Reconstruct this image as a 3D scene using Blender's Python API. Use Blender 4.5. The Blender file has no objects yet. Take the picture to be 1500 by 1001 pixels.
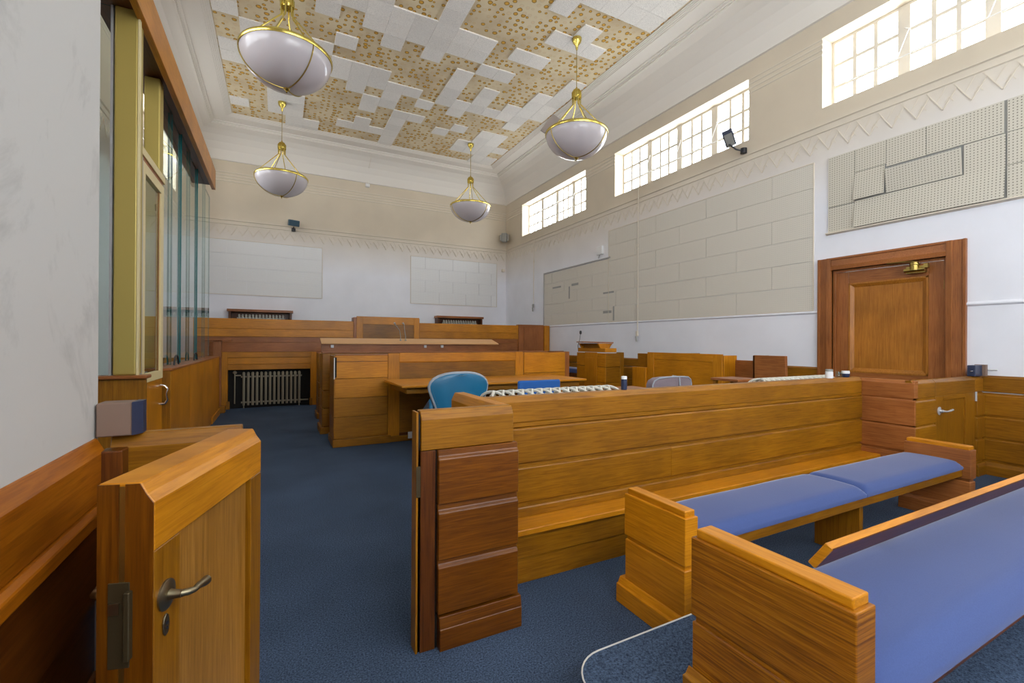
import bpy, bmesh, math, random
from mathutils import Vector, Matrix
random.seed(7)
sc = bpy.context.scene
C = sc.collection
PI = math.pi

# ------------------------------------------------------------------ camera
F_PX = 661.4
YAW, PIT, ROL = [math.radians(a) for a in (27.42, 0.084, 0.317)]
c_, s_ = math.cos, math.sin
fw = Vector((s_(YAW) * c_(PIT), c_(YAW) * c_(PIT), s_(PIT)))
rt = Vector((c_(YAW), -s_(YAW), 0))
up = rt.cross(fw)
r2 = rt * c_(ROL) + up * s_(ROL)
u2 = -rt * s_(ROL) + up * c_(ROL)
cd = bpy.data.cameras.new('camera')
cam = bpy.data.objects.new('camera', cd)
C.objects.link(cam)
cam.matrix_world = Matrix(((r2.x, u2.x, -fw.x, 0), (r2.y, u2.y, -fw.y, 0), (r2.z, u2.z, -fw.z, 1.4), (0, 0, 0, 1)))
cd.sensor_width = 36
cd.lens = 36 * F_PX / 1500
cd.clip_start = 0.02
sc.camera = cam

# ------------------------------------------------------------------ world, light, exposure
w = bpy.data.worlds.new('sky'); sc.world = w
w.use_nodes = True
bg = w.node_tree.nodes['Background']
bg.inputs[0].default_value = (0.93, 0.97, 1.0, 1)
bg.inputs[1].default_value = 11.3
sc.view_settings.view_transform = 'Standard'
sc.view_settings.look = 'None'
sc.view_settings.gamma = 1
sc.view_settings.use_curve_mapping = False
sc.view_settings.exposure = 0.0
sc.cycles.use_denoising = True
sc.cycles.max_bounces = 14
sc.cycles.diffuse_bounces = 10
sc.cycles.transparent_max_bounces = 24
sc.cycles.transmission_bounces = 10
sc.cycles.sample_clamp_indirect = 8
sc.cycles.caustics_reflective = False
sc.cycles.caustics_refractive = False
XR, XL, YF, YB = 6.85, -2.06, 13.68, -3.0
WZ0, WZ1 = 4.75, 5.75
WIN_R = [(9.23, 12.55), (4.80, 8.12), (0.35, 3.67), (-2.9, -1.0)]
WIN_L = [(3.70, 7.02), (9.23, 12.55)]  # nearer window is unseen, added for light
WIN_B_ADDED = [(.1, 2.7), (3.2, 5.8)]  # unseen back-wall windows, added to even out the light
def portal(loc, rot, sx, sy):
    l = bpy.data.lights.new('window_portal', 'AREA')
    l.shape = 'RECTANGLE'; l.size = sx; l.size_y = sy
    l.cycles.is_portal = True
    o = bpy.data.objects.new('window_portal', l); C.objects.link(o)
    o.location = loc; o.rotation_euler = rot
for a, b in WIN_R: portal((XR + .32, (a + b) / 2, 5.25), (0, PI / 2, 0), 1.1, b - a)
for a, b in WIN_L: portal((XL - .32, (a + b) / 2, 5.25), (0, -PI / 2, 0), 1.1, b - a)
portal((-.84, -1.1, 2.9), (0, -PI / 2, 0), 2.8, 3.3)  # portal of the unseen window added in the near left wall
for a, b in WIN_B_ADDED: portal(((a + b) / 2, YB - .32, 4.15), (PI / 2, 0, 0), b - a, 3.5)

# ------------------------------------------------------------------ materials
def new_mat(name):
    m = bpy.data.materials.new(name); m.use_nodes = True
    nt = m.node_tree
    return m, nt, nt.nodes['Principled BSDF']
def lk(nt, a, b): nt.links.new(a, b)
def plain(name, col, rough=.5, metal=0, coat=0, spec=.5):
    m, nt, p = new_mat(name)
    p.inputs['Base Color'].default_value = (*col, 1)
    p.inputs['Roughness'].default_value = rough
    p.inputs['Metallic'].default_value = metal
    p.inputs['Coat Weight'].default_value = coat
    p.inputs['Specular IOR Level'].default_value = spec
    return m
def wood(name, dark, mid, light, scale, rough=.38, contrast=.9, coat=.06):
    m, nt, p = new_mat(name)
    N = nt.nodes
    tc = N.new('ShaderNodeTexCoord'); oi = N.new('ShaderNodeObjectInfo')
    mp = N.new('ShaderNodeMapping'); mp.inputs['Scale'].default_value = scale
    mul = N.new('ShaderNodeMath'); mul.operation = 'MULTIPLY'; mul.inputs[1].default_value = 37
    lk(nt, oi.outputs['Random'], mul.inputs[0])
    add = N.new('ShaderNodeVectorMath'); add.operation = 'ADD'
    lk(nt, tc.outputs['Object'], add.inputs[0]); lk(nt, mul.outputs[0], add.inputs[1])
    lk(nt, add.outputs[0], mp.inputs['Vector'])
    n1 = N.new('ShaderNodeTexNoise'); n1.inputs['Scale'].default_value = 3.0
    n1.inputs['Detail'].default_value = 7; n1.inputs['Roughness'].default_value = .62; n1.inputs['Distortion'].default_value = .7
    lk(nt, mp.outputs[0], n1.inputs['Vector'])
    cr = N.new('ShaderNodeValToRGB'); e = cr.color_ramp.elements
    e[0].position = .5 - .2 / contrast; e[0].color = (*dark, 1)
    e[1].position = .5 + .22 / contrast; e[1].color = (*light, 1)
    x = e.new(.5); x.color = (*mid, 1)
    lk(nt, n1.outputs['Fac'], cr.inputs[0])
    n2 = N.new('ShaderNodeTexNoise'); n2.inputs['Scale'].default_value = 2.3; n2.inputs['Detail'].default_value = 3
    lk(nt, add.outputs[0], n2.inputs['Vector'])
    mr = N.new('ShaderNodeMapRange'); mr.inputs[1].default_value = .3; mr.inputs[2].default_value = .7
    mr.inputs[3].default_value = .78; mr.inputs[4].default_value = 1.14
    lk(nt, n2.outputs['Fac'], mr.inputs[0])
    mr2 = N.new('ShaderNodeMapRange'); mr2.inputs[3].default_value = .93; mr2.inputs[4].default_value = 1.09
    lk(nt, oi.outputs['Random'], mr2.inputs[0])
    mm = N.new('ShaderNodeMath'); mm.operation = 'MULTIPLY'
    lk(nt, mr.outputs[0], mm.inputs[0]); lk(nt, mr2.outputs[0], mm.inputs[1])
    vm = N.new('ShaderNodeVectorMath'); vm.operation = 'SCALE'
    lk(nt, cr.outputs[0], vm.inputs[0]); lk(nt, mm.outputs[0], vm.inputs['Scale'])
    lk(nt, vm.outputs[0], p.inputs['Base Color'])
    bp = N.new('ShaderNodeBump'); bp.inputs['Strength'].default_value = .12; bp.inputs['Distance'].default_value = .002
    lk(nt, n1.outputs['Fac'], bp.inputs['Height']); lk(nt, bp.outputs[0], p.inputs['Normal'])
    p.inputs['Roughness'].default_value = rough
    p.inputs['Specular IOR Level'].default_value = .36; p.inputs['Coat Weight'].default_value = coat; p.inputs['Coat Roughness'].default_value = .25
    return m
OAK = ((.160, .052, .001), (.255, .098, .002), (.335, .142, .006))
HON = ((.350, .118, .002), (.500, .185, .004), (.600, .245, .012))
BRN = ((.075, .019, .0005), (.135, .038, .0006), (.205, .068, .002))
PAN = ((.20, .085, .010), (.30, .130, .018), (.42, .20, .038))
DOR = ((.24, .082, .008), (.36, .130, .014), (.45, .185, .026))
RED = ((.190, .054, .010), (.300, .100, .024), (.380, .145, .040))
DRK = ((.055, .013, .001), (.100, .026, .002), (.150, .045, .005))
GH, GV, GX, GY = (1.6, 1.6, 34), (34, 34, 1.3), (1.5, 34, 34), (34, 1.5, 34)
W = {}
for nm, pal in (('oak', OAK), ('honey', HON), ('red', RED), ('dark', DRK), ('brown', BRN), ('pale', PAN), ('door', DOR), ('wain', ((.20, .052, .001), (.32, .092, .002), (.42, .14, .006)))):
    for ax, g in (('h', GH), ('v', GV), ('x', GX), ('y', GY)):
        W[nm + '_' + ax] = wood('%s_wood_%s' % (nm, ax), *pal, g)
W['ribbed'] = wood('coarse_grain_oak', (.13, .036, .001), (.26, .085, .002), (.38, .145, .006), (1.6, 1.6, 60), contrast=1.3)

def wall_mat(name, low, high, z0=1.6, z1=3.6):
    # two paint tones: cooler white below, cream above
    m, nt, p = new_mat(name); N = nt.nodes
    g = N.new('ShaderNodeNewGeometry'); sx = N.new('ShaderNodeSeparateXYZ')
    lk(nt, g.outputs['Position'], sx.inputs[0])
    mr = N.new('ShaderNodeMapRange'); mr.inputs[1].default_value = z0; mr.inputs[2].default_value = z1
    lk(nt, sx.outputs['Z'], mr.inputs[0])
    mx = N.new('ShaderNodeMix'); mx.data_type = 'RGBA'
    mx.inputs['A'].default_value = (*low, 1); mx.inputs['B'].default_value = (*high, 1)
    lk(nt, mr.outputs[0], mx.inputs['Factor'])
    n = N.new('ShaderNodeTexNoise'); n.inputs['Scale'].default_value = 1.4; n.inputs['Detail'].default_value = 5
    lk(nt, g.outputs['Position'], n.inputs['Vector'])
    r = N.new('ShaderNodeMapRange'); r.inputs[1].default_value = .3; r.inputs[2].default_value = .7; r.inputs[3].default_value = .95; r.inputs[4].default_value = 1.03
    lk(nt, n.outputs['Fac'], r.inputs[0])
    v = N.new('ShaderNodeVectorMath'); v.operation = 'SCALE'
    lk(nt, mx.outputs['Result'], v.inputs[0]); lk(nt, r.outputs[0], v.inputs['Scale'])
    lk(nt, v.outputs[0], p.inputs['Base Color']); p.inputs['Roughness'].default_value = .55
    b = N.new('ShaderNodeBump'); b.inputs['Strength'].default_value = .08; b.inputs['Distance'].default_value = .004
    lk(nt, n.outputs['Fac'], b.inputs['Height']); lk(nt, b.outputs[0], p.inputs['Normal'])
    return m
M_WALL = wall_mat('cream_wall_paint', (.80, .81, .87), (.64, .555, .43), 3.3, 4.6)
M_CEIL = plain('white_ceiling_paint', (.78, .735, .67), .6)
M_TRIM = plain('cream_trim_paint', (.69, .62, .51), .5)
M_FRAME = plain('cream_window_paint', (.72, .66, .56), .4)

def near_wall():
    m, nt, p = new_mat('scuffed_grey_wall_paint'); N = nt.nodes
    g = N.new('ShaderNodeNewGeometry')
    n = N.new('ShaderNodeTexNoise'); n.inputs['Scale'].default_value = 2.2; n.inputs['Detail'].default_value = 9; n.inputs['Roughness'].default_value = .7; n.inputs['Distortion'].default_value = 1.2
    lk(nt, g.outputs['Position'], n.inputs['Vector'])
    cr = N.new('ShaderNodeValToRGB'); e = cr.color_ramp.elements
    e[0].position = .30; e[0].color = (.42, .415, .40, 1); e[1].position = .46; e[1].color = (.56, .55, .53, 1)
    lk(nt, n.outputs['Fac'], cr.inputs[0]); lk(nt, cr.outputs[0], p.inputs['Base Color'])
    p.inputs['Roughness'].default_value = .5
    return m
M_NEAR = near_wall()

def carpet():
    m, nt, p = new_mat('navy_carpet'); N = nt.nodes
    g = N.new('ShaderNodeNewGeometry')
    n = N.new('ShaderNodeTexNoise'); n.inputs['Scale'].default_value = 130; n.inputs['Detail'].default_value = 3; n.inputs['Roughness'].default_value = .75
    lk(nt, g.outputs['Position'], n.inputs['Vector'])
    n2 = N.new('ShaderNodeTexNoise'); n2.inputs['Scale'].default_value = 1.7; n2.inputs['Detail'].default_value = 4
    lk(nt, g.outputs['Position'], n2.inputs['Vector'])
    cr = N.new('ShaderNodeValToRGB'); e = cr.color_ramp.elements
    e[0].position = .36; e[0].color = (.017, .029, .055, 1); e[1].position = .66; e[1].color = (.092, .138, .222, 1)
    lk(nt, n.outputs['Fac'], cr.inputs[0])
    r = N.new('ShaderNodeMapRange'); r.inputs[1].default_value = .3; r.inputs[2].default_value = .7; r.inputs[3].default_value = .85; r.inputs[4].default_value = 1.15
    lk(nt, n2.outputs['Fac'], r.inputs[0])
    v = N.new('ShaderNodeVectorMath'); v.operation = 'SCALE'
    lk(nt, cr.outputs[0], v.inputs[0]); lk(nt, r.outputs[0], v.inputs['Scale'])
    lk(nt, v.outputs[0], p.inputs['Base Color'])
    p.inputs['Roughness'].default_value = .95; p.inputs['Specular IOR Level'].default_value = .15
    b = N.new('ShaderNodeBump'); b.inputs['Strength'].default_value = .6; b.inputs['Distance'].default_value = .004
    lk(nt, n.outputs['Fac'], b.inputs['Height']); lk(nt, b.outputs[0], p.inputs['Normal'])
    return m
M_CARPET = carpet()

def fabric(name, col, col2, s=260):
    m, nt, p = new_mat(name); N = nt.nodes
    tc = N.new('ShaderNodeTexCoord')
    n = N.new('ShaderNodeTexNoise'); n.inputs['Scale'].default_value = s; n.inputs['Detail'].default_value = 2
    lk(nt, tc.outputs['Object'], n.inputs['Vector'])
    mx = N.new('ShaderNodeMix'); mx.data_type = 'RGBA'; mx.inputs['A'].default_value = (*col, 1); mx.inputs['B'].default_value = (*col2, 1)
    lk(nt, n.outputs['Fac'], mx.inputs['Factor']); lk(nt, mx.outputs['Result'], p.inputs['Base Color'])
    p.inputs['Roughness'].default_value = .85
    p.inputs['Sheen Weight'].default_value = .28; p.inputs['Sheen Roughness'].default_value = .4
    b = N.new('ShaderNodeBump'); b.inputs['Strength'].default_value = .2; b.inputs['Distance'].default_value = .001
    lk(nt, n.outputs['Fac'], b.inputs['Height']); lk(nt, b.outputs[0], p.inputs['Normal'])
    return m
M_BLUE = fabric('royal_blue_wool', (.026, .052, .175), (.048, .082, .245))
M_GREYF = fabric('mauve_grey_fabric', (.17, .13, .15), (.23, .18, .20))
M_LEATHER = plain('teal_blue_leather', (.006, .135, .27), .38, coat=.2)
M_OFFICE = fabric('bright_blue_fabric', (.01, .085, .33), (.015, .12, .42))
M_PIPING = plain('pale_grey_piping', (.34, .37, .42), .5)

def blobs():
    m, nt, p = new_mat('glue_dabbed_plaster'); N = nt.nodes
    g = N.new('ShaderNodeNewGeometry')
    nz = N.new('ShaderNodeTexNoise'); nz.inputs['Scale'].default_value = 26; nz.inputs['Detail'].default_value = 2
    lk(nt, g.outputs['Position'], nz.inputs['Vector'])
    sv = N.new('ShaderNodeVectorMath'); sv.operation = 'SCALE'; sv.inputs['Scale'].default_value = .02
    lk(nt, nz.outputs['Color'], sv.inputs[0])
    ad = N.new('ShaderNodeVectorMath'); ad.operation = 'ADD'
    lk(nt, g.outputs['Position'], ad.inputs[0]); lk(nt, sv.outputs[0], ad.inputs[1])
    vo = N.new('ShaderNodeTexVoronoi'); vo.voronoi_dimensions = '2D'; vo.inputs['Scale'].default_value = 8.2; vo.inputs['Randomness'].default_value = .62
    lk(nt, ad.outputs[0], vo.inputs['Vector'])
    sp = N.new('ShaderNodeSeparateColor'); lk(nt, vo.outputs['Color'], sp.inputs[0])
    rad = N.new('ShaderNodeMapRange'); rad.inputs[3].default_value = .20; rad.inputs[4].default_value = .40
    lk(nt, sp.outputs['Red'], rad.inputs[0])
    dv = N.new('ShaderNodeMath'); dv.operation = 'DIVIDE'
    lk(nt, vo.outputs['Distance'], dv.inputs[0]); lk(nt, rad.outputs[0], dv.inputs[1])
    cr = N.new('ShaderNodeValToRGB'); e = cr.color_ramp.elements
    e[0].position = 0; e[0].color = (.74, .42, .06, 1)
    e[1].position = 1.0; e[1].color = (.56, .50, .33, 1)
    for pos, col in ((.50, (.66, .35, .04)), (.76, (.34, .18, .025)), (.90, (.26, .17, .05)), (.94, (.56, .50, .33))):
        x = e.new(pos); x.color = (*col, 1)
    lk(nt, dv.outputs[0], cr.inputs[0])
    # one dab in four is only a faint grey stain
    fa = N.new('ShaderNodeMath'); fa.operation = 'GREATER_THAN'; fa.inputs[1].default_value = .70
    lk(nt, sp.outputs['Green'], fa.inputs[0])
    n3 = N.new('ShaderNodeTexNoise'); n3.inputs['Scale'].default_value = 1.3; n3.inputs['Detail'].default_value = 4
    lk(nt, g.outputs['Position'], n3.inputs['Vector'])
    b3 = N.new('ShaderNodeValToRGB'); e = b3.color_ramp.elements
    e[0].position = .3; e[0].color = (.58, .46, .29, 1); e[1].position = .6; e[1].color = (.76, .65, .44, 1)
    lk(nt, n3.outputs['Fac'], b3.inputs[0])
    fac2 = N.new('ShaderNodeMath'); fac2.operation = 'LESS_THAN'; fac2.inputs[1].default_value = .93
    lk(nt, dv.outputs[0], fac2.inputs[0])
    f3 = N.new('ShaderNodeMath'); f3.operation = 'MULTIPLY_ADD'; f3.inputs[1].default_value = -.85; f3.inputs[2].default_value = 1
    lk(nt, fa.outputs[0], f3.inputs[0])
    f4 = N.new('ShaderNodeMath'); f4.operation = 'MULTIPLY'
    lk(nt, fac2.outputs[0], f4.inputs[0]); lk(nt, f3.outputs[0], f4.inputs[1])
    mx = N.new('ShaderNodeMix'); mx.data_type = 'RGBA'
    lk(nt, f4.outputs[0], mx.inputs['Factor']); lk(nt, b3.outputs[0], mx.inputs['A']); lk(nt, cr.outputs[0], mx.inputs['B'])
    lk(nt, mx.outputs['Result'], p.inputs['Base Color']); p.inputs['Roughness'].default_value = .8
    return m
M_BLOB = blobs()

def perforated(name, base, hole, ax, pitch=.024, rad=.2):
    m, nt, p = new_mat(name); N = nt.nodes
    g = N.new('ShaderNodeNewGeometry'); sx = N.new('ShaderNodeSeparateXYZ'); lk(nt, g.outputs['Position'], sx.inputs[0])
    outs = []
    for k in (ax, 'Z'):
        d = N.new('ShaderNodeMath'); d.operation = 'DIVIDE'; d.inputs[1].default_value = pitch; lk(nt, sx.outputs[k], d.inputs[0])
        f = N.new('ShaderNodeMath'); f.operation = 'FRACT'; lk(nt, d.outputs[0], f.inputs[0])
        s = N.new('ShaderNodeMath'); s.operation = 'SUBTRACT'; s.inputs[1].default_value = .5; lk(nt, f.outputs[0], s.inputs[0])
        q = N.new('ShaderNodeMath'); q.operation = 'POWER'; q.inputs[1].default_value = 2; lk(nt, s.outputs[0], q.inputs[0])
        outs.append(q)
    a = N.new('ShaderNodeMath'); lk(nt, outs[0].outputs[0], a.inputs[0]); lk(nt, outs[1].outputs[0], a.inputs[1])
    l = N.new('ShaderNodeMath'); l.operation = 'LESS_THAN'; l.inputs[1].default_value = rad * rad; lk(nt, a.outputs[0], l.inputs[0])
    mx = N.new('ShaderNodeMix'); mx.data_type = 'RGBA'; mx.inputs['A'].default_value = (*base, 1); mx.inputs['B'].default_value = (*hole, 1)
    lk(nt, l.outputs[0], mx.inputs['Factor']); lk(nt, mx.outputs['Result'], p.inputs['Base Color'])
    p.inputs['Roughness'].default_value = .6
    return m
M_PERF = perforated('perforated_hardboard', (.60, .56, .47), (.20, .18, .14), 'Y', .03, .2)
M_PERF2 = perforated('perforated_hardboard_far', (.66, .62, .54), (.52, .49, .42), 'Y', .03, .2)
M_PERFX = perforated('perforated_hardboard_front', (.77, .775, .78), (.66, .66, .66), 'X', .03, .2)
def tile_mat():
    m, nt, p = new_mat('perforated_ceiling_tile'); N = nt.nodes
    g = N.new('ShaderNodeNewGeometry')
    n = N.new('ShaderNodeTexNoise'); n.inputs['Scale'].default_value = 120; n.inputs['Detail'].default_value = 1
    lk(nt, g.outputs['Position'], n.inputs['Vector'])
    oi = N.new('ShaderNodeObjectInfo')
    cr = N.new('ShaderNodeValToRGB'); e = cr.color_ramp.elements
    e[0].position = .36; e[0].color = (.66, .635, .595, 1); e[1].position = .5; e[1].color = (.88, .85, .80, 1)
    lk(nt, n.outputs['Fac'], cr.inputs[0])
    r = N.new('ShaderNodeMapRange'); r.inputs[3].default_value = .94; r.inputs[4].default_value = 1.05; lk(nt, oi.outputs['Random'], r.inputs[0])
    v = N.new('ShaderNodeVectorMath'); v.operation = 'SCALE'; lk(nt, cr.outputs[0], v.inputs[0]); lk(nt, r.outputs[0], v.inputs['Scale'])
    lk(nt, v.outputs[0], p.inputs['Base Color']); p.inputs['Roughness'].default_value = .7
    return m
M_TILE = tile_mat()

def pane_glass(name, tint, refl=.08):
    m = bpy.data.materials.new(name); m.use_nodes = True; nt = m.node_tree; N = nt.nodes
    N.remove(N['Principled BSDF'])
    t = N.new('ShaderNodeBsdfTransparent'); t.inputs[0].default_value = (*tint, 1)
    gl = N.new('ShaderNodeBsdfGlossy'); gl.inputs['Roughness'].default_value = .0
    gl.inputs['Color'].default_value = (.95, 1, .98, 1)
    fr = N.new('ShaderNodeFresnel'); fr.inputs['IOR'].default_value = 1.5
    mm = N.new('ShaderNodeMath'); mm.operation = 'MAXIMUM'; mm.inputs[1].default_value = refl
    lk(nt, fr.outputs[0], mm.inputs[0])
    ge = N.new('ShaderNodeNewGeometry')      # no inner reflection on the way out of the thin pane
    sb = N.new('ShaderNodeMath'); sb.operation = 'SUBTRACT'; sb.inputs[0].default_value = 1; lk(nt, ge.outputs['Backfacing'], sb.inputs[1])
    m5 = N.new('ShaderNodeMath'); m5.operation = 'MULTIPLY'; lk(nt, mm.outputs[0], m5.inputs[0]); lk(nt, sb.outputs[0], m5.inputs[1])
    mx = N.new('ShaderNodeMixShader')
    lk(nt, m5.outputs[0], mx.inputs[0]); lk(nt, t.outputs[0], mx.inputs[1]); lk(nt, gl.outputs[0], mx.inputs[2])
    lk(nt, mx.outputs[0], N['Material Output'].inputs['Surface'])
    return m
M_PANE = pane_glass('window_glass', (.98, .99, 1), .04)
M_GLASS = pane_glass('toughened_glass', (.925, .975, .96), .06)
M_GEDGE = plain('green_glass_edge', (.008, .11, .11), .25)
M_BRASS = plain('polished_brass', (.66, .52, .13), .25, 1)
M_OLDBRASS = plain('aged_brass', (.42, .31, .09), .38, 1)
M_BRONZE = plain('dark_bronze', (.26, .22, .14), .38, 1)
M_IRONDK = plain('oxidised_steel', (.07, .05, .022), .5, .5)
M_CHROME = plain('chrome', (.8, .8, .8), .12, 1)
M_GOLDP = plain('gold_anodised_metal', (.46, .35, .09), .42, .35)
M_CREAMP = plain('cream_powder_coat', (.74, .62, .33), .4)
M_GREYM = plain('grey_aluminium', (.45, .44, .44), .4, .4)
M_BLACK = plain('black_plastic', (.012, .013, .018), .45)
M_NAVY = plain('navy_plastic', (.02, .03, .07), .4)
M_WHITE = plain('white_plastic', (.78, .78, .78), .4)
M_GREYP = plain('grey_plastic', (.30, .30, .28), .5)
M_RADW = plain('white_radiator_enamel', (.56, .54, .47), .4)
M_RADG = plain('dull_brown_radiator_paint', (.33, .29, .21), .45, .3)  # duller and browner than the other radiators
M_VOID = plain('void_shade_black', (.008, .007, .006), .9)  # near-black stands in for shade in grooves, gaps and the recess
M_CONC = plain('dull_brown_stain', (.20, .125, .09), .6)
M_PAPER = plain('fallen_tile_card', (.30, .25, .22), .8)
M_RAIL = plain('pale_worn_edge', (.62, .60, .56), .5)
def bowl():
    m, nt, p = new_mat('opal_glass'); N = nt.nodes
    p.inputs['Base Color'].default_value = (.70, .66, .69, 1); p.inputs['Roughness'].default_value = .16
    p.inputs['Coat Weight'].default_value = .3
    tr = N.new('ShaderNodeBsdfTranslucent'); tr.inputs[0].default_value = (.85, .82, .84, 1)
    mx = N.new('ShaderNodeMixShader'); mx.inputs[0].default_value = .35
    lk(nt, p.outputs[0], mx.inputs[1]); lk(nt, tr.outputs[0], mx.inputs[2]); lk(nt, mx.outputs[0], N['Material Output'].inputs['Surface'])
    return m
M_BOWL = bowl()

# ------------------------------------------------------------------ geometry helpers
class MB:
    def __init__(s): s.v = []; s.f = []; s.mi = []; s.cur = 0
    def face(s, idx): s.f.append(idx); s.mi.append(s.cur)
    def box(s, x0, x1, y0, y1, z0, z1):
        if x0 > x1: x0, x1 = x1, x0
        if y0 > y1: y0, y1 = y1, y0
        b = len(s.v)
        s.v += [(x0, y0, z0), (x1, y0, z0), (x1, y1, z0), (x0, y1, z0), (x0, y0, z1), (x1, y0, z1), (x1, y1, z1), (x0, y1, z1)]
        for q in ((3, 2, 1, 0), (4, 5, 6, 7), (0, 1, 5, 4), (1, 2, 6, 5), (2, 3, 7, 6), (3, 0, 4, 7)): s.face([b + i for i in q])
        return s
    def prism(s, pts, a, bvec):
        """closed polygon pts (3D) extruded by vector bvec"""
        n = len(pts); b = len(s.v)
        s.v += [tuple(p) for p in pts] + [tuple(Vector(p) + Vector(bvec)) for p in pts]
        s.face(list(range(b, b + n))[::-1]); s.face(list(range(b + n, b + 2 * n)))
        for i in range(n): s.face([b + i, b + (i + 1) % n, b + n + (i + 1) % n, b + n + i])
        return s
    def tube(s, path, r, n=8, cap=True):
        path = [Vector(p) for p in path]; b = len(s.v)
        rr = r if isinstance(r, (list, tuple)) else [r] * len(path)
        pu = None
        for i, p in enumerate(path):
            d = (path[min(i + 1, len(path) - 1)] - path[max(i - 1, 0)]).normalized()
            u = d.orthogonal().normalized() if pu is None else (pu - d * pu.dot(d)).normalized()
            pu = u; v = d.cross(u)
            for k in range(n):
                a = 2 * PI * k / n
                s.v.append(tuple(p + (u * math.cos(a) + v * math.sin(a)) * rr[i]))
        for i in range(len(path) - 1):
            for k in range(n):
                s.face([b + i * n + k, b + i * n + (k + 1) % n, b + (i + 1) * n + (k + 1) % n, b + (i + 1) * n + k])
        if cap:
            s.face([b + k for k in range(n)][::-1]); e = b + (len(path) - 1) * n; s.face([e + k for k in range(n)])
        return s
    def lathe(s, prof, n=24, c=(0, 0, 0)):
        b = len(s.v)
        for r, z in prof:
            for k in range(n):
                a = 2 * PI * k / n; s.v.append((c[0] + r * math.cos(a), c[1] + r * math.sin(a), c[2] + z))
        for i in range(len(prof) - 1):
            for k in range(n):
                s.face([b + i * n + k, b + i * n + (k + 1) % n, b + (i + 1) * n + (k + 1) % n, b + (i + 1) * n + k])
        return s
def link(name, mesh, parent=None, loc=None):
    o = bpy.data.objects.new(name, mesh); C.objects.link(o)
    if parent is not None: o.parent = parent
    if loc is not None: o.location = loc
    return o
def origin_of(p):
    v = Vector((0, 0, 0))
    while p is not None: v += p.location; p = p.parent
    return v
def obj(name, mb, mat, parent=None, bevel=0, smooth=False, at=None, label=None, seg=1, centre=True):
    """mb holds world coordinates; the object's origin goes to its own centre base"""
    vs = [Vector(v) for v in mb.v]
    if at is None:
        if centre:
            xs = [v.x for v in vs]; ys = [v.y for v in vs]; zs = [v.z for v in vs]
            at = Vector(((min(xs) + max(xs)) / 2, (min(ys) + max(ys)) / 2, min(zs)))
        else: at = Vector((0, 0, 0))
    at = Vector(at)
    me = bpy.data.meshes.new(name)
    me.from_pydata([tuple(v - at) for v in vs], [], mb.f)
    mats = mat if isinstance(mat, (list, tuple)) else [mat]
    for m in mats: me.materials.append(m)
    if len(mats) > 1:
        for p, i in zip(me.polygons, mb.mi): p.material_index = i
    bm = bmesh.new(); bm.from_mesh(me); bmesh.ops.recalc_face_normals(bm, faces=bm.faces); bm.to_mesh(me); bm.free()
    if smooth:
        for p in me.polygons: p.use_smooth = True
        me.set_sharp_from_angle(angle=math.radians(40))
    o = link(name, me, parent, at - origin_of(parent))
    if bevel:
        b = o.modifiers.new('bevel', 'BEVEL'); b.width = bevel; b.segments = seg; b.limit_method = 'ANGLE'; b.angle_limit = math.radians(40)
        b.harden_normals = False
    if label: o['label'] = label
    return o
def thing(name, label, cat, loc, group=None):
    o = bpy.data.objects.new(name, None); C.objects.link(o); o.location = loc
    o.empty_display_size = .1
    o['label'] = label; o['category'] = cat
    if group: o['group'] = group
    return o
def tag(o, label, cat, group=None):
    o['label'] = label; o['category'] = cat
    if group: o['group'] = group
    return o
def structure(o): o['kind'] = 'structure'; return o
def sroot(name, loc=(0, 0, 0)):
    o = bpy.data.objects.new(name, None); C.objects.link(o); o.location = loc; o['kind'] = 'structure'; return o

class Face:
    """vertical face: axis 'X' runs along x at y=plane, axis 'Y' runs along y at x=plane; sgn = outward direction"""
    def __init__(s, axis, plane, sgn): s.ax, s.p, s.s = axis, plane, sgn
    def pt(s, a, d, z):
        return (a, s.p + s.s * d, z) if s.ax == 'X' else (s.p + s.s * d, a, z)
    def box(s, mb, a0, a1, d0, d1, z0, z1):
        p, q = s.pt(a0, d0, z0), s.pt(a1, d1, z1)
        mb.box(p[0], q[0], p[1], q[1], z0, z1); return mb
    def prof(s, mb, a0, a1, pts):
        P = [s.pt(a0, d, z) for d, z in pts]
        v = (a1 - a0, 0, 0) if s.ax == 'X' else (0, a1 - a0, 0)
        mb.prism(P, None, v); return mb
LEVELS = [(.660, .865), (.407, .619), (.161, .372)]
def boards(parent, f, a0, a1, mat, levels=LEVELS, proud=.016, top=(.907, 1.04), splits=(), ztop=1.085, cap_t=.06, skirt=True, cap=True, capmat=None, name='board'):
    """horizontal boards with recessed joints, bevelled cap and skirting on one face"""
    if cap:
        m = MB(); f.prof(m, a0, a1, [(-cap_t, ztop), (-.022, ztop), (0, top[1]), (0, top[0]), (-cap_t, top[0])])
        obj('top_rail', m, capmat or mat, parent, .003)
    cuts = [a0] + sorted(splits) + [a1]
    for z0, z1 in levels:
        for i in range(len(cuts) - 1):
            g = .0015 if len(cuts) > 2 else 0
            m = MB(); f.prof(m, cuts[i] + g, cuts[i + 1] - g, [(-.01, z1 + .012), (.004, z1 + .012), (proud, z1), (proud, z0), (-.01, z0)])
            obj(name, m, mat, parent, .002)
    if skirt:
        m = MB(); f.prof(m, a0, a1, [(-.01, .135), (proud + .004, .135), (proud + .016, .10), (proud + .02, .097), (proud + .02, 0), (-.01, 0)])
        obj('skirting', m, mat, parent, .002)

# ================================================================== STRUCTURE
m = MB(); m.box(XL - .3, XR + .3, YB - .3, YF + .3, -.1, 0); structure(obj('floor', m, M_CARPET))
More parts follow.
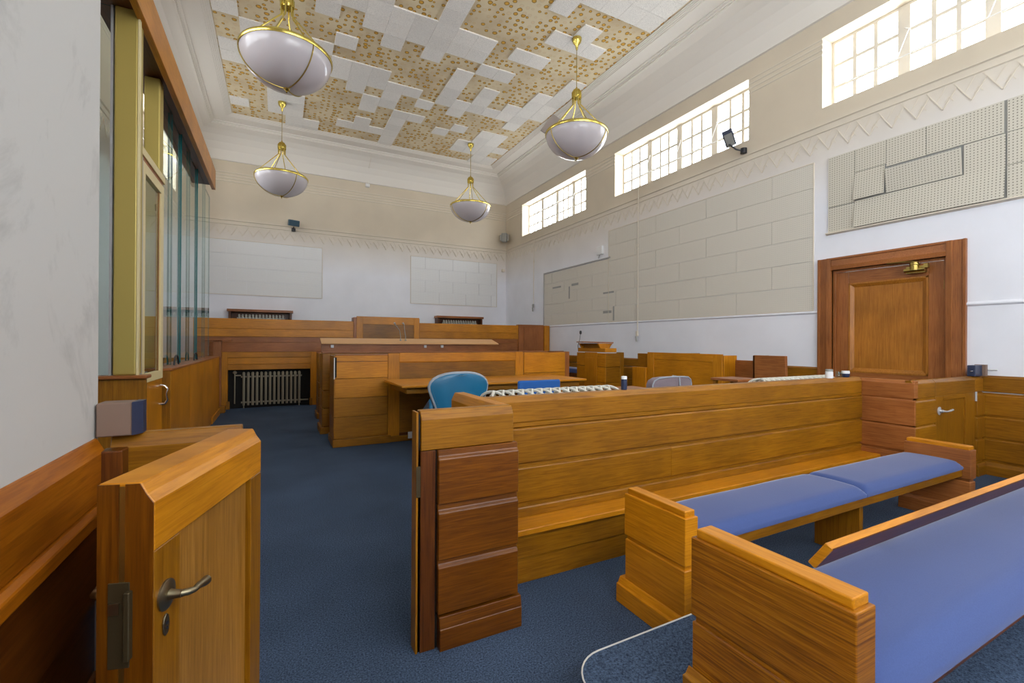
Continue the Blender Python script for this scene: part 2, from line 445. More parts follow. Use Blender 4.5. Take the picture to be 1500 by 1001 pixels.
# raised carpet platform with rounded corner
pts = []
PX, PY, PR_ = 1.0, 1.462, .16
for k in range(0, 9):
    a = PI / 2 + (PI / 2) * k / 8
    pts.append((PX + PR_ + PR_ * math.cos(a), PY - PR_ + PR_ * math.sin(a), 0))
pts += [(PX, YB, 0), (XR, YB, 0), (XR, PY, 0)]
m = MB(); m.prism(pts, None, (0, 0, .15)); structure(obj('floor_platform', m, M_CARPET, at=(0, 0, 0)))
path = [(1.72, PY + .002, .151)] + [(p[0], p[1], .151) for p in pts[:9]] + [(PX, YB, .151)]
m = MB(); m.tube(path, .0035, 6); structure(obj('trim_1', m, M_RAIL, at=(0, 0, 0)))

def wall(name, f, a0, a1, z0, z1, holes, mat, th=.3):
    A = sorted({a0, a1, *[h[0] for h in holes], *[h[1] for h in holes]}); Z = sorted({z0, z1, *[h[2] for h in holes], *[h[3] for h in holes]})
    A = [a for a in A if a0 <= a <= a1]; Z = [z for z in Z if z0 <= z <= z1]
    m = MB()
    for i in range(len(A) - 1):
        for j in range(len(Z) - 1):
            ca, cz = (A[i] + A[i + 1]) / 2, (Z[j] + Z[j + 1]) / 2
            if any(h[0] < ca < h[1] and h[2] < cz < h[3] for h in holes): continue
            f.box(m, A[i], A[i + 1], -th, 0, Z[j], Z[j + 1])
    bm = bmesh.new()
    vs = [bm.verts.new(v) for v in m.v]
    for q in m.f: bm.faces.new([vs[i] for i in q])
    bmesh.ops.remove_doubles(bm, verts=bm.verts, dist=1e-5)
    # drop the interior faces shared by two cells
    seen = {}
    for fc in bm.faces: seen.setdefault(tuple(sorted(v.index for v in fc.verts)), []).append(fc)
    bm.verts.index_update()
    seen = {}
    for fc in bm.faces: seen.setdefault(tuple(sorted(v.index for v in fc.verts)), []).append(fc)
    bmesh.ops.delete(bm, geom=[x for l in seen.values() if len(l) > 1 for x in l], context='FACES_ONLY')
    bmesh.ops.recalc_face_normals(bm, faces=bm.faces)
    me = bpy.data.meshes.new(name); bm.to_mesh(me); bm.free(); me.materials.append(mat)
    return structure(link(name, me))
FR = Face('Y', XR, -1); FL = Face('Y', XL, 1); FF = Face('X', YF, -1); FB = Face('X', YB, 1)
DOOR_A, DOOR_B, DOOR_H = 2.31, 3.53, 2.42
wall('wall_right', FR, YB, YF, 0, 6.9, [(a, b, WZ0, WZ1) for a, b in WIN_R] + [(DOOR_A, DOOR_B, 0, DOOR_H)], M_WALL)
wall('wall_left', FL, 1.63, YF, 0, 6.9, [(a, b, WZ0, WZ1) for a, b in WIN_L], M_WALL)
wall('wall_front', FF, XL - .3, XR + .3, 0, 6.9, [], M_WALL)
wall('wall_back', FB, XL - .3, XR + .3, 0, 6.9, [(a, b, 2.4, 5.9) for a, b in WIN_B_ADDED], M_WALL)
m = MB(); m.box(XL - .3, XR + .3, YB - .3, YF + .3, 6.832, 7.0); ceil = structure(obj('ceiling', m, M_BLOB, at=(0, 0, 0)))
# near left wall block (lobby) that ends beside the gate
wall('wall_left_near', Face('Y', -.52, 1), YB, 1.93, 0, 6.83, [(-2.7, .5, 1.5, 4.3)], M_NEAR)  # opening for the added, unseen window
m = MB(); m.box(XL, -.82, 1.63, 1.93, 0, 6.83); structure(obj('wall_left_return', m, M_NEAR))

# cornice and cove, swept round the room
prof = [(0, 6.02), (.03, 6.03), (.05, 6.10), (.10, 6.26), (.18, 6.42), (.29, 6.55), (.42, 6.64), (.56, 6.685), (.60, 6.69), (.60, 6.715), (.625, 6.715), (.625, 6.735), (.66, 6.74), (.66, 6.765), (.94, 6.775), (.94, 6.785), (.97, 6.785), (.97, 6.795), (1.0, 6.795), (1.0, 6.806), (1.03, 6.806), (1.03, 6.816), (1.06, 6.816), (1.06, 6.84)]
m = MB()
for d, z in prof: m.v += [(XL + d, YB + d, z), (XR - d, YB + d, z), (XR - d, YF - d, z), (XL + d, YF - d, z)]
for i in range(len(prof) - 1):
    for k in range(4): m.face([i * 4 + k, i * 4 + (k + 1) % 4, (i + 1) * 4 + (k + 1) % 4, (i + 1) * 4 + k])
structure(obj('trim_2', m, M_CEIL, at=(0, 0, 0)))

# ceiling tiles: '#' = tile fallen off, '.' = tile still up (rows from the front wall)
TM = ["###..####.######..", ".#..##....####...#", "##..###.#.####....", "##..#####.##.##..#", "#######.#..##.#..#", "#######..#########",
      "....##.#.#.#.###.#", "..##......#......#", "#.###...###.#.#...", "#.##.######.#.##..", ".####.#####.####..", ".######.#.##..###.",
      ".###.#......#####.", "...#........#..###", ".......##.########", ".......##.####...#", ".......##.#####.##", ".......##.###.####"]
TX0, TPX, TY0, TPY = -.985, .3735, 12.455, .365
tmesh = None
hid = MB()
for r in range(-1, 42):
    for k in range(18):
        row = TM[r] if 0 <= r < len(TM) else ('.' * 18)
        if r == -1:
            # the cut strip along the front cornice follows row 0
            row = "###.....###.######"[:18]; row = "#####..." + "#" * 0 + row[8:]
            row = TM[0]
        if row[k] == '#': continue
        x, y = TX0 + (k + .5) * TPX, TY0 - (r + .5) * TPY
        hy = TPY / 2 - .0012; hx = TPX / 2 - .0012
        if r == -1:
            mm_ = MB(); mm_.box(x - hx, x + hx, TY0, TY0 + .175, 6.806, 6.832)
            obj('ceiling_tile', mm_, M_TILE, ceil); continue
        vis = (r <= 17) or (r <= 23 and k >= 9)
        if not vis: hid.box(x - hx, x + hx, y - hy, y + hy, 6.806, 6.832); continue
        if tmesh is None:
            mm_ = MB(); mm_.box(-hx, hx, -hy, hy, -.013, .013)
            o = obj('ceiling_tile', mm_, M_TILE, ceil, .0015, at=(0, 0, 0)); tmesh = o
            o.location = (x, y, 6.819)
        else:
            o = tmesh.copy(); C.objects.link(o); o.location = (x, y, 6.819)
        o.rotation_euler = (random.uniform(-.006, .006), random.uniform(-.006, .006), 0)
o = obj('ceiling_tiling', hid, M_TILE, ceil); o['kind'] = 'stuff'

# string courses and zigzag frieze
def course(name, f, a0, a1, z0, z1, d=.012):
    m = MB(); f.prof(m, a0, a1, [(0, z1), (d, z1 - .006), (d, z0 + .012), (0, z0)]); return structure(obj(name, m, M_TRIM))
n_ = 3
segsR = [(YB, -2.9), (-1.0, .35), (3.67, 4.80), (8.12, 9.23), (12.55, YF)]
for zc in (5.745, 5.67, 5.595, 5.52):
    root = None
    for a, b in segsR:
        if b - a < .2 or b < 0: continue
        course('trim_%d' % n_, FR, a, b, zc - .03, zc, .010); n_ += 1
    course('trim_%d' % n_, FF, XL, XR, zc - .03, zc, .010); n_ += 1
    course('trim_%d' % n_, FL, 7.02, 9.23, zc - .03, zc, .010); n_ += 1
for f, a0, a1 in ((FR, YB, YF), (FF, XL, XR), (FL, 2.0, YF)):
    course('trim_%d' % n_, f, a0, a1, 4.49, 4.515, .02); n_ += 1
    course('trim_%d' % n_, f, a0, a1, 4.395, 4.42, .014); n_ += 1
def rod(m, f, a0, z0, a1, z1, wd=.010, d=.007):
    if f.ax == 'X': d *= 2.2
    dx, dz = a1 - a0, z1 - z0; L = math.hypot(dx, dz); nx, nz = -dz / L * wd / 2, dx / L * wd / 2
    P = [f.pt(a0 + nx, 0, z0 + nz), f.pt(a1 + nx, 0, z1 + nz), f.pt(a1 - nx, 0, z1 - nz), f.pt(a0 - nx, 0, z0 - nz)]
    q = f.pt(0, d, 0); q0 = f.pt(0, 0, 0); m.prism(P, None, (q[0] - q0[0], q[1] - q0[1], 0))
for f, a0, a1 in ((FR, YB + .2, YF), (FF, XL, XR), (FL, 2.0, YF)):
    z = MB(); P = .2455; a = a0
    while a < a1 - .24:
        rod(z, f, a, 4.128, a + .123, 4.337); rod(z, f, a + .123, 4.337, a + P, 4.128)
        rod(z, f, a + .155, 4.195, a + .19, 4.258, .008, .005); rod(z, f, a + .19, 4.258, a + .225, 4.195, .008, .005)
        rod(z, f, a + .055, 4.24, a - .03, 4.395, .007, .004); rod(z, f, a + .123, 4.337, a + .157, 4.395, .007, .004)
        a += P
    o = structure(obj('trim_%d' % n_, z, M_TRIM)); n_ += 1
# dado rail on the right wall
for a, b in ((YB, 2.14), (3.70, 11.0)):
    m = MB(); FR.prof(m, a, b, [(0, 1.88), (.012, 1.872), (.022, 1.858), (.022, 1.846), (.01, 1.835), (0, 1.83)])
    structure(obj('trim_%d' % n_, m, M_WALL)); n_ += 1

# windows
def make_window(i, f, a0, a1, z0, z1, ncase, rows=3, th=.25):
    root = sroot('window_%d' % i, f.pt((a0 + a1) / 2, -th, z0))
    m = MB()
    f.box(m, a0, a1, -th - .04, -th, z0, z0 + .035); f.box(m, a0, a1, -th - .04, -th, z1 - .035, z1)
    f.box(m, a0, a0 + .035, -th - .04, -th, z0 + .035, z1 - .035); f.box(m, a1 - .035, a1, -th - .04, -th, z0 + .035, z1 - .035)
    obj('window_frame', m, M_FRAME, root)
    cw = (a1 - a0 - .07) / ncase
    for c in range(ncase):
        b0 = a0 + .035 + c * cw; b1 = b0 + cw
        if c:
            m = MB(); f.box(m, b0 - .065, b0 + .065, -th - .04, -th + .012, z0 + .035, z1 - .035); obj('mullion', m, M_FRAME, root, .003)
        x0, x1 = b0 + (.065 if c else 0), b1 - (.065 if c < ncase - 1 else 0)
        gb = MB()
        pw = (x1 - x0) / 3; ph = (z1 - z0 - .07) / rows
        for k in (1, 2): f.box(gb, x0 + k * pw - .024, x0 + k * pw + .024, -th - .032, -th - .004, z0 + .035, z1 - .035)
        for k in range(1, rows): f.box(gb, x0, x1, -th - .030, -th - .006, z0 + .035 + k * ph - .022, z0 + .035 + k * ph + .022)
        obj('glazing_bars', gb, M_FRAME, root)
        for kx in range(3):
            for kz in range(rows):
                m = MB(); f.box(m, x0 + kx * pw + .012, x0 + (kx + 1) * pw - .012, -th - .021, -th - .018, z0 + .035 + kz * ph + .012, z0 + .035 + (kz + 1) * ph - .012)
                obj('pane', m, M_PANE, root)
    m = MB(); m.tube([f.pt(a0 + .3, -.10, z0 + .27), f.pt(a1 - .25, -.10, z0 + .27)], .006, 6)
    obj('opening_rod', m, M_WHITE, root)
    for t in (.25, .5, .75):
        a = a0 + (a1 - a0) * t
        m = MB(); m.tube([f.pt(a, -.10, z0 + .27), f.pt(a - .10, -.16, z0 + .62), f.pt(a - .02, -.25, z0 + .70)], .006, 6)
        obj('lever_arm', m, M_WHITE, root)
    return root
wn = 1
for a, b in WIN_R:
    make_window(wn, FR, a, b, WZ0, WZ1, 4); wn += 1
for a, b in WIN_L:
    make_window(wn, FL, a, b, WZ0, WZ1, 4); wn += 1
make_window(20, Face('Y', -.52, 1), -2.7, .5, 1.5, 4.3, 3, 5)  # unseen window, added to light the left-facing sides
for a, b in WIN_B_ADDED:
    make_window(wn, FB, a, b, 2.4, 5.9, 3, 7); wn += 1

# right wall door
dr = sroot('door_1', (XR, (DOOR_A + DOOR_B) / 2, 0))
def arch(a, b, nm):
    m = MB(); s = 1 if b > a else -1
    pts = [(a, -.10), (a, .045), (a + s * .05, .05), (a + s * .055, .038), (b - s * .03, .03), (b - s * .025, .045), (b, .045), (b, 0), (a + s * .001, 0)]
    P = [FR.pt(p, d, 0) for p, d in pts]; m.prism(P, None, (0, 0, DOOR_H + .17)); obj('architrave', m, W['red_v'], dr, .002)
arch(DOOR_B, 3.70, 'l'); arch(DOOR_A, 2.14, 'r')
m = MB(); FR.prof(m, DOOR_A, DOOR_B, [(-.10, DOOR_H), (.045, DOOR_H), (.05, DOOR_H + .05), (.038, DOOR_H + .055), (.03, DOOR_H + .14), (.045, DOOR_H + .145), (.045, DOOR_H + .17), (0, DOOR_H + .17), (0, DOOR_H + .001)])
obj('architrave', m, W['red_x'], dr, .002)
LA, LB, LH = DOOR_A + .035, DOOR_B - .035, DOOR_H - .035
m = MB(); FR.box(m, LB, DOOR_B, -.12, -.02, 0, DOOR_H); FR.box(m, DOOR_A, LA, -.12, -.02, 0, DOOR_H); FR.box(m, LA, LB, -.12, -.02, LH, DOOR_H)
obj('door_frame', m, W['red_v'], dr, .002)
for a, b in ((LA, LA + .15), (LB - .15, LB)):
    m = MB(); FR.box(m, a + .002, b, -.09, -.045, .005, LH - .003); obj('stile', m, W['red_v'], dr, .002)
for z0, z1 in ((.005, .25), (.80, 1.02), (LH - .16, LH - .003)):
    m = MB(); FR.box(m, LA + .15, LB - .15, -.09, -.046, z0, z1); obj('rail', m, W['red_h'], dr, .002)
for z0, z1 in ((.25, .80), (1.02, LH - .16)):
    a, b = LA + .15, LB - .15
    m = MB()
    for q in (0,):
        FR.prof(m, a, b, [(-.075, z1), (-.040, z1), (-.040, z1 - .02), (-.062, z1 - .06), (-.075, z1 - .06)])
        FR.prof(m, a, b, [(-.075, z0), (-.040, z0), (-.040, z0 + .02), (-.062, z0 + .06), (-.075, z0 + .06)])
    for aa, s in ((a, 1), (b, -1)):
        P = [FR.pt(p, d, z0 + .001) for p, d in ((aa, -.075), (aa, -.040), (aa + s * .02, -.040), (aa + s * .06, -.062), (aa + s * .06, -.075))]
        m.prism(P, None, (0, 0, z1 - z0 - .002))
    obj('bolection_moulding', m, W['door_v'], dr, .001)
    m = MB(); FR.box(m, a + .05, b - .05, -.08, -.066, z0 + .05, z1 - .05); obj('door_panel', m, W['door_v'], dr, .002)
for z in (2.1, .25):
    m = MB(); m.tube([FR.pt(LA, -.035, z - .05), FR.pt(LA, -.035, z + .05)], .009, 8); obj('hinge', m, M_OLDBRASS, dr)
cy, cz = 2.60, 2.315
m = MB(); m.tube([FR.pt(cy - .10, .035, cz - .015), FR.pt(cy + .10, .035, cz - .015)], [.024, .024], 14)
m.lathe([(.0, -.04), (.043, -.04), (.045, .02), (.052, .025), (.052, .035), (.04, .04), (.04, .055), (.018, .06), (0, .06)], 18, FR.pt(cy, .035, cz + .02))
FR.box(m, cy - .09, cy + .09, -.046, .02, cz - .05, cz + .03)
FR.box(m, cy - .13, cy - .09, .0, .05, cz + .0, cz + .045)
cl = obj('door_closer', m, M_OLDBRASS, dr, smooth=True, label='brass overhead door closer')
m = MB(); m.tube([FR.pt(cy, .04, cz + .085), FR.pt(cy + .12, .05, cz + .095), FR.pt(cy + .27, .055, cz + .10)], .008, 6); obj('closer_arm', m, M_OLDBRASS, cl)
m = MB(); m.tube([FR.pt(LB - .06, -.05, 1.0), FR.pt(LB - .06, .01, 1.0)], .014, 10); m.tube([FR.pt(LB - .06, .0, 1.0), FR.pt(LB - .17, .01, 1.0)], .009, 8)
obj('door_handle', m, M_CHROME, dr, smooth=True)

# right wall wainscot (boards on the wall) + front part
wr = sroot('trim_%d' % n_, (XR, 1, 0)); n_ += 1
FW = Face('Y', XR - .03, -1)
def wains(root, a0, a1, splits=()):
    m = MB(); FW.box(m, a0, a1, -.029, -.0, 0, .88); obj('backing', m, W['oak_h'], root)
    boards(root, FW, a0, a1, W['oak_h'], ztop=1.068, top=(.893, 1.045), levels=[(.645, .850), (.405, .61), (.165, .37)], cap_t=.03, splits=splits, proud=.012)
wains(wr, YB + .01, 2.03, (-1.5, .6)); wains(wr, 2.09, 2.135); wains(wr, 3.705, 10.7, (5.2, 6.8, 8.4))
# ================================================================== ACOUSTIC BOARDS
def panelling(name, f, a0, a1, z0, z1, rowsz, colw, mat, label, skip=()):
    t = thing(name, label, 'wall panelling', f.pt((a0 + a1) / 2, 0, z0))
    for i in range(len(rowsz) - 1):
        off = colw * (.5 if i % 2 else 0)
        cuts = [a0]; a = a0 + (colw - off if off else colw)
        while a < a1 - .12: cuts.append(a); a += colw
        cuts.append(a1)
        for k in range(len(cuts) - 1):
            if any(s[0] < (cuts[k] + cuts[k + 1]) / 2 < s[1] and s[2] < (rowsz[i] + rowsz[i + 1]) / 2 < s[3] for s in skip): continue
            d = .012 + random.uniform(-.0012, .0016)
            m = MB(); f.box(m, cuts[k] + .002, cuts[k + 1] - .002, .001, d, rowsz[i] + .002, rowsz[i + 1] - .002); obj('board', m, mat, t)
    return t
def lin(a, b, n): return [a + (b - a) * i / n for i in range(n + 1)]
def edging(f, a0, a1, z0, z1, t, mat=None, w_=.012, d=.018):
    for q in ((a0 - w_, a1 + w_, z0 - w_, z0), (a0 - w_, a1 + w_, z1, z1 + w_), (a0 - w_, a0, z0, z1), (a1, a1 + w_, z0, z1)):
        m = MB(); f.box(m, q[0], q[1], .001, d, q[2], q[3]); obj('edge_strip', m, mat or M_TRIM, t)
t = panelling('acoustic_panelling', FF, -1.63, 1.09, 2.60, 4.0, lin(2.6, 4.0, 4), .9, M_PERFX, 'white board panelling on the front wall, left of centre above the left wooden hood'); edging(FF, -1.63, 1.09, 2.6, 4.0, t)
t = panelling('acoustic_panelling', FF, 3.60, 6.50, 2.58, 4.02, lin(2.58, 4.02, 4), .9, M_PERFX, 'white board panelling on the front wall, right beside the room corner'); edging(FF, 3.6, 6.5, 2.58, 4.02, t)
t = panelling('acoustic_panelling', FR, 3.78, 8.30, 1.885, 4.0, lin(1.885, 4.0, 6), 1.22, M_PERF2, 'large pale perforated board panelling on the long wall left of the brown door'); edging(FR, 3.78, 8.30, 1.885, 4.0, t)
t = panelling('acoustic_panelling', FR, 8.32, 11.17, 1.885, 3.36, lin(1.885, 3.36, 5), 1.22, M_PERF2, 'pale board panelling with dark torn gaps on the long wall behind the tall lectern')
for a0, a1, z0, z1 in ((10.3, 10.72, 2.90, 2.945), (9.50, 9.80, 2.88, 2.94), (9.88, 9.93, 2.56, 2.88), (8.12, 8.5, 2.55, 2.59), (8.2, 8.5, 2.09, 2.15), (8.10, 8.15, 1.91, 2.24)):
    m = MB(); FR.box(m, a0, a1, .0135, .0155, z0, z1); obj('exposed_gap', m, M_GREYP, t, label='dark strip where a board has split')
# near right panel with slipped boards
t = thing('acoustic_panelling', 'perforated board panelling with slipped tilting boards above the brown door', 'wall panelling', FR.pt(2.2, 0, 2.95))
m = MB(); FR.box(m, -1.2, 3.58, 0, .004, 2.95, 4.0); obj('backing_board', m, M_GREYP, t)
def pb(a0, a1, z0, z1, tilt=0, mat=M_PERF, out=0, yaw=0, label=None):
    m = MB(); FR.box(m, a0 + .003, a1 - .003, .008 + out, .018 + out, z0 + .003, z1 - .003)
    o = obj('board', m, mat, t, label=label); o.rotation_euler = (0, tilt, yaw); return o
pb(3.25, 3.58, 3.30, 4.0); pb(3.25, 3.58, 2.95, 3.295)
pb(2.9, 3.25, 3.69, 4.0); pb(2.5, 2.9, 3.65, 4.0); pb(1.85, 2.5, 3.65, 4.0); pb(1.84, 2.17, 3.30, 3.645)
pb(2.91, 3.25, 3.32, 3.69, .10, out=.037, label='perforated board slipped out at its foot')
pb(2.18, 2.90, 3.315, 3.62, -.12, out=.004, label='long perforated board leaning out of its row')
pb(1.84, 3.25, 2.955, 3.31, .10, out=.038, label='long bottom board sagging out at its right end')
for a0, a1 in ((1.2, 1.83), (.6, 1.2), (0, .6), (-.6, 0), (-1.2, -.6)):
    pb(a0, a1, 2.95, 3.30); pb(a0, a1, 3.30, 3.65); pb(a0, a1, 3.65, 4.0)
m = MB(); FR.prof(m, -1.2, 3.60, [(0, 2.95), (.045, 2.95), (.045, 2.935), (0, 2.92)]); obj('bottom_ledge', m, M_TRIM, t)

# ================================================================== LEFT FOREGROUND
# wainscot on the near left wall
wl = sroot('trim_%d' % n_, (-.52, 0, 0)); n_ += 1
FN = Face('Y', -.52 + .0, 1)
m = MB(); FN.box(m, YB, 1.90, 0, .004, 0, .62); obj('backing', m, W['dark_h'], wl)  # dark backing paints in the shade behind the gate
m = MB(); FN.prof(m, YB, 1.90, [(0, 1.085), (.006, 1.085), (.028, 1.042), (.028, .895), (0, .895)]); obj('top_rail', m, W['wain_h'], wl, .003)
m = MB(); FN.prof(m, YB, 1.90, [(0, .895), (.034, .893), (.05, .885), (.052, .85), (.030, .835), (0, .835)]); obj('moulding', m, W['wain_h'], wl, .003)
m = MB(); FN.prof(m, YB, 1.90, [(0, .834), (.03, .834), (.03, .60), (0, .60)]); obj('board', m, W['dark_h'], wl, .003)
m = MB(); FN.prof(m, YB, 1.90, [(0, .34), (.02, .34), (.02, 0), (0, 0)]); obj('board', m, W['dark_h'], wl, .003)  # dark wood again for the painted-in shade
# short fixed rail behind the gate
t = thing('wooden_partition', 'short panelled oak partition behind the open gate, joining the left wall', 'partition', (-.33, 1.96, 0))
FS = Face('X', 1.93, -1)
m = MB(); m.box(-.489, -.121, 1.93, 1.985, 0, .90); obj('core', m, W['oak_h'], t)
boards(t, FS, -.49, -.115, W['oak_h'], cap_t=.06)
m = MB(); m.box(-.50, -.44, 1.86, 1.93, 0, 1.045); obj('corner_post', m, W['dark_v'], t, .004)
# block with navy side on the wainscot cap
t = thing('release_box', 'brown wooden box with a navy side on the near left corner post', 'box', (-.46, 1.93, 1.087))
m = MB(); m.box(-.515, -.425, 1.893, 1.975, 1.0865, 1.195); obj('wooden_case', m, M_CONC, t, .003)
m = MB(); m.prism([(-.4245, 1.893, 1.0865), (-.4245, 1.975, 1.0865), (-.403, 1.975, 1.0865), (-.403, 1.93, 1.0865)], None, (0, 0, .109)); obj('side_plate', m, M_NAVY, t, label='navy blue end plate')

# the open gate
gx, gy = -.072, 1.866
fx, fy = -.262, 1.262
L = math.hypot(fx - gx, fy - gy)
gate = thing('swing_gate', 'half height oak gate standing open at the lower left, bronze lever handle', 'gate', (gx, gy, 0.0))
ux, uy = (fx - gx) / L, (fy - gy) / L      # along the gate from hinge to free edge
nx, ny = -uy, ux                            # towards the aisle (right side)
if nx < 0: nx, ny = -nx, -ny
ang = math.atan2(uy, ux)
T = .088
class Gate:
    def box(s, m, a0, a1, d0, d1, z0, z1):
        P = [(gx + ux * a + nx * d, gy + uy * a + ny * d, z0) for a, d in ((a0, d0), (a1, d0), (a1, d1), (a0, d1))]
        m.prism(P, None, (0, 0, z1 - z0)); return m
    def prof(s, m, a0, a1, pts):
        P = [(gx + ux * a0 + nx * d, gy + uy * a0 + ny * d, z) for d, z in pts]
        m.prism(P, None, (ux * (a1 - a0), uy * (a1 - a0), 0)); return m
    def pt(s, a, d, z): return (gx + ux * a + nx * d, gy + uy * a + ny * d, z)
G = Gate()
D1 = .022      # aisle face, just beyond the bevelled top edge
m = MB(); G.prof(m, 0, L, [(-T + .0, 1.085), (-.005, 1.085), (.008, 1.06), (D1, 1.04), (D1, .93), (-.035, .93), (-.035, 1.06), (-.045, 1.06), (-.045, .93), (-T, .93)])
obj('top_rail', m, W['honey_h'], gate, .003)
for a0, a1 in ((0, .09), (L - .105, L)):
    m = MB(); G.box(m, a0, a1, -.035, D1, .012, .93); obj('stile', m, W['oak_v'], gate, .002)
    m = MB(); G.box(m, a0, a1, -T, -.045, .012, .93); obj('stile', m, W['red_v'], gate, .002)
m = MB(); G.box(m, .09, L - .105, -.035, D1, .012, .16); obj('bottom_rail', m, W['oak_h'], gate, .002)
m = MB(); G.box(m, .09, L - .105, -.03, .006, .16, .93); obj('gate_panel', m, W['pale_v'], gate, .002, label='paler open grained panel')
m = MB(); G.box(m, .09, L - .105, -T + .01, -.05, .012, .93); obj('back_panel', m, W['dark_v'], gate)
PF = [(-T, .012), (-T, 1.075), (-T + .01, 1.085), (-.005, 1.085), (.008, 1.06), (D1, 1.04), (D1, .012)]
m = MB(); G.prof(m, L, L + .0025, [(-T, .012), (-T, 1.083), (-.046, 1.083), (-.046, .012)]); G.prof(m, L, L + .0025, [(-.034, .012), (-.034, 1.083), (-.006, 1.083), (.007, 1.059), (D1 - .001, 1.039), (D1 - .001, .012)])
obj('end_grain_strip', m, W['brown_v'], gate, label='darker end grain of the gate edge')
m = MB(); G.box(m, L - .002, L + .001, -.046, -.034, .012, 1.078); obj('brass_weather_strip', m, M_OLDBRASS, gate)
m = MB(); G.box(m, L - .003, L + .0045, -.066, -.024, .68, .868)
lp = obj('lock_plate', m, M_IRONDK, gate, .001, label='tarnished steel lock plate in the gate edge')
m = MB(); G.box(m, L + .001, L + .009, -.062, -.042, .80, .825); obj('latch_bolt', m, M_BRONZE, lp)
m = MB(); G.box(m, L + .001, L + .016, -.030, -.018, .70, .85); obj('keep_lip', m, M_IRONDK, lp, .002)
def lever(parent, P, N, A, z, s=1, mat=M_BRONZE, rise=.028, ln=1.0, ro=1.0):
    """rosette at P, N = outward normal, A = direction of the lever"""
    P = Vector((*P, z)); N = Vector(N); A = Vector(A)
    m = MB(); m.tube([P, P + N * .004, P + N * .007, P + N * .010], [.0265 * s * ro, .0265 * s * ro, .022 * s * ro, .012 * s], 20)
    m.tube([P + N * .006, P + N * .02, P + N * .035], [.014 * s, .010 * s, .009 * s], 14)
    o = obj('door_handle', m, mat, parent, smooth=True)
    Z = Vector((0, 0, 1))
    m = MB(); m.tube([P + N * .03, P + N * .045 + A * .006, P + N * .052 + A * .022 * ln - Z * .002, P + N * .054 + A * .045 * s * ln + Z * (rise * .1), P + N * .054 + A * .072 * s * ln + Z * rise * .75, P + N * .052 + A * .098 * s * ln + Z * rise * 1.2, P + N * .051 + A * .106 * s * ln + Z * rise * 1.3], [.008, .0085, .0072, .008, .0105, .0112, .004], 12)
    obj('lever', m, mat, o, smooth=True)
    return o
p0 = G.pt(L - .045, D1, 0)
lever(gate, p0[:2], (nx, ny, 0), (-ux, -uy, 0), .810, 1.0, M_BRONZE, -.008, .78, 1.3)
p1 = G.pt(L - .055, -T, 0)
lever(gate, p1[:2], (-nx, -ny, 0), (-ux, -uy, 0), .815, 1.0)
m = MB()
P0 = Vector(G.pt(L - .043, D1, .742)); n = 18; b = []
for k in range(n):
    a = 2 * PI * k / n; b.append(P0 + Vector((ux, uy, 0)) * (.0125 * math.cos(a)) + Vector((0, 0, 1)) * (.025 * math.sin(a)))
m.prism(b, None, (nx * .004, ny * .004, 0)); ek = obj('escutcheon', m, M_BRONZE, gate, .001)
m = MB(); m.tube([P0 + Vector((nx, ny, 0)) * .0035 + Vector((0, 0, .004)), P0 + Vector((nx, ny, 0)) * .0055 + Vector((0, 0, .004))], .004, 10)
m.tube([P0 + Vector((nx, ny, 0)) * .0035 - Vector((0, 0, .007)), P0 + Vector((nx, ny, 0)) * .0055 - Vector((0, 0, .007))], .003, 10); obj('keyhole', m, M_BLACK, ek)

# ================================================================== MAIN PARTITION (stub, return, long run, right return, right front)
part = thing('wooden_partition', 'long oak panelled courtroom partition with a built in ledge, crossing the room', 'partition', (3, 2.45, 0))
YS, YLg, X0, X1, X2 = 2.0, 2.42, .60, 1.03, 5.22
# stub front
FSt = Face('X', YS, -1)
m = MB(); m.box(.562, X1, YS, YS + .06, 0, .907); m.box(.625, X1 - .02, YS - .0, YS + .05, .0, .9); obj('core', m, W['brown_h'], part)
m = MB(); FSt.prof(m, .575, X1 + .012, [(-.06, 1.085), (-.012, 1.085), (.012, 1.045), (.012, .907), (-.06, .907)]); obj('top_rail', m, W['oak_h'], part, .003)
m = MB(); FSt.box(m, .573, .642, -.02, .014, 0, .905); obj('stile', m, W['dark_v'], part, .002)
m = MB(); FSt.box(m, .640, .655, -.01, .004, 0, .905); obj('shadow_groove', m, M_VOID, part)
for z0, z1 in LEVELS:
    m = MB(); FSt.prof(m, .650, X1 + .03, [(-.01, z1 + .04), (.022, z1 + .04), (.024, z1 + .012), (.036, z1), (.036, z0), (-.01, z0)]); obj('board', m, W['brown_h'], part, .003)
m = MB(); FSt.prof(m, .655, X1 + .045, [(-.01, .15), (.04, .15), (.048, .10), (.05, .097), (.05, 0), (-.01, 0)]); obj('skirting', m, W['brown_h'], part, .003)
# free edge of the stub: two leaves with strike plate
m = MB(); m.box(.552, .562, YS - .012, YS + .06, 0, 1.083); obj('edge_leaf', m, W['oak_v'], part, .001)
m = MB(); m.box(.562, .573, YS + .0, YS + .05, 0, 1.07); obj('edge_rebate', m, M_VOID, part)
m = MB(); m.box(.5525, .573, YS - .0135, YS - .0125, .70, .84); obj('strike_plate', m, M_IRONDK, part, .001, label='worn steel strike plate')
# return (stub back to the long run), faces left
FRt = Face('Y', .97, -1)
m = MB(); m.box(.97, X1, YS + .05, 2.66, 0, .95); obj('core', m, W['oak_h'], part)
m = MB(); m.prism([(X1 + .012, YS + .06, 1.085), (X1 + .012, YS + .06, .907), (.958, YS + .06, .907), (.958, YS + .06, 1.04), (.98, YS + .06, 1.085)], None, (0, .60, 0)); obj('top_rail', m, W['honey_y'], part, .003)
for z0, z1 in LEVELS:
    m = MB(); m.box(.955, X1 + .012, YS + .05, 2.64, z0, z1); obj('board', m, W['oak_h'], part, .003)
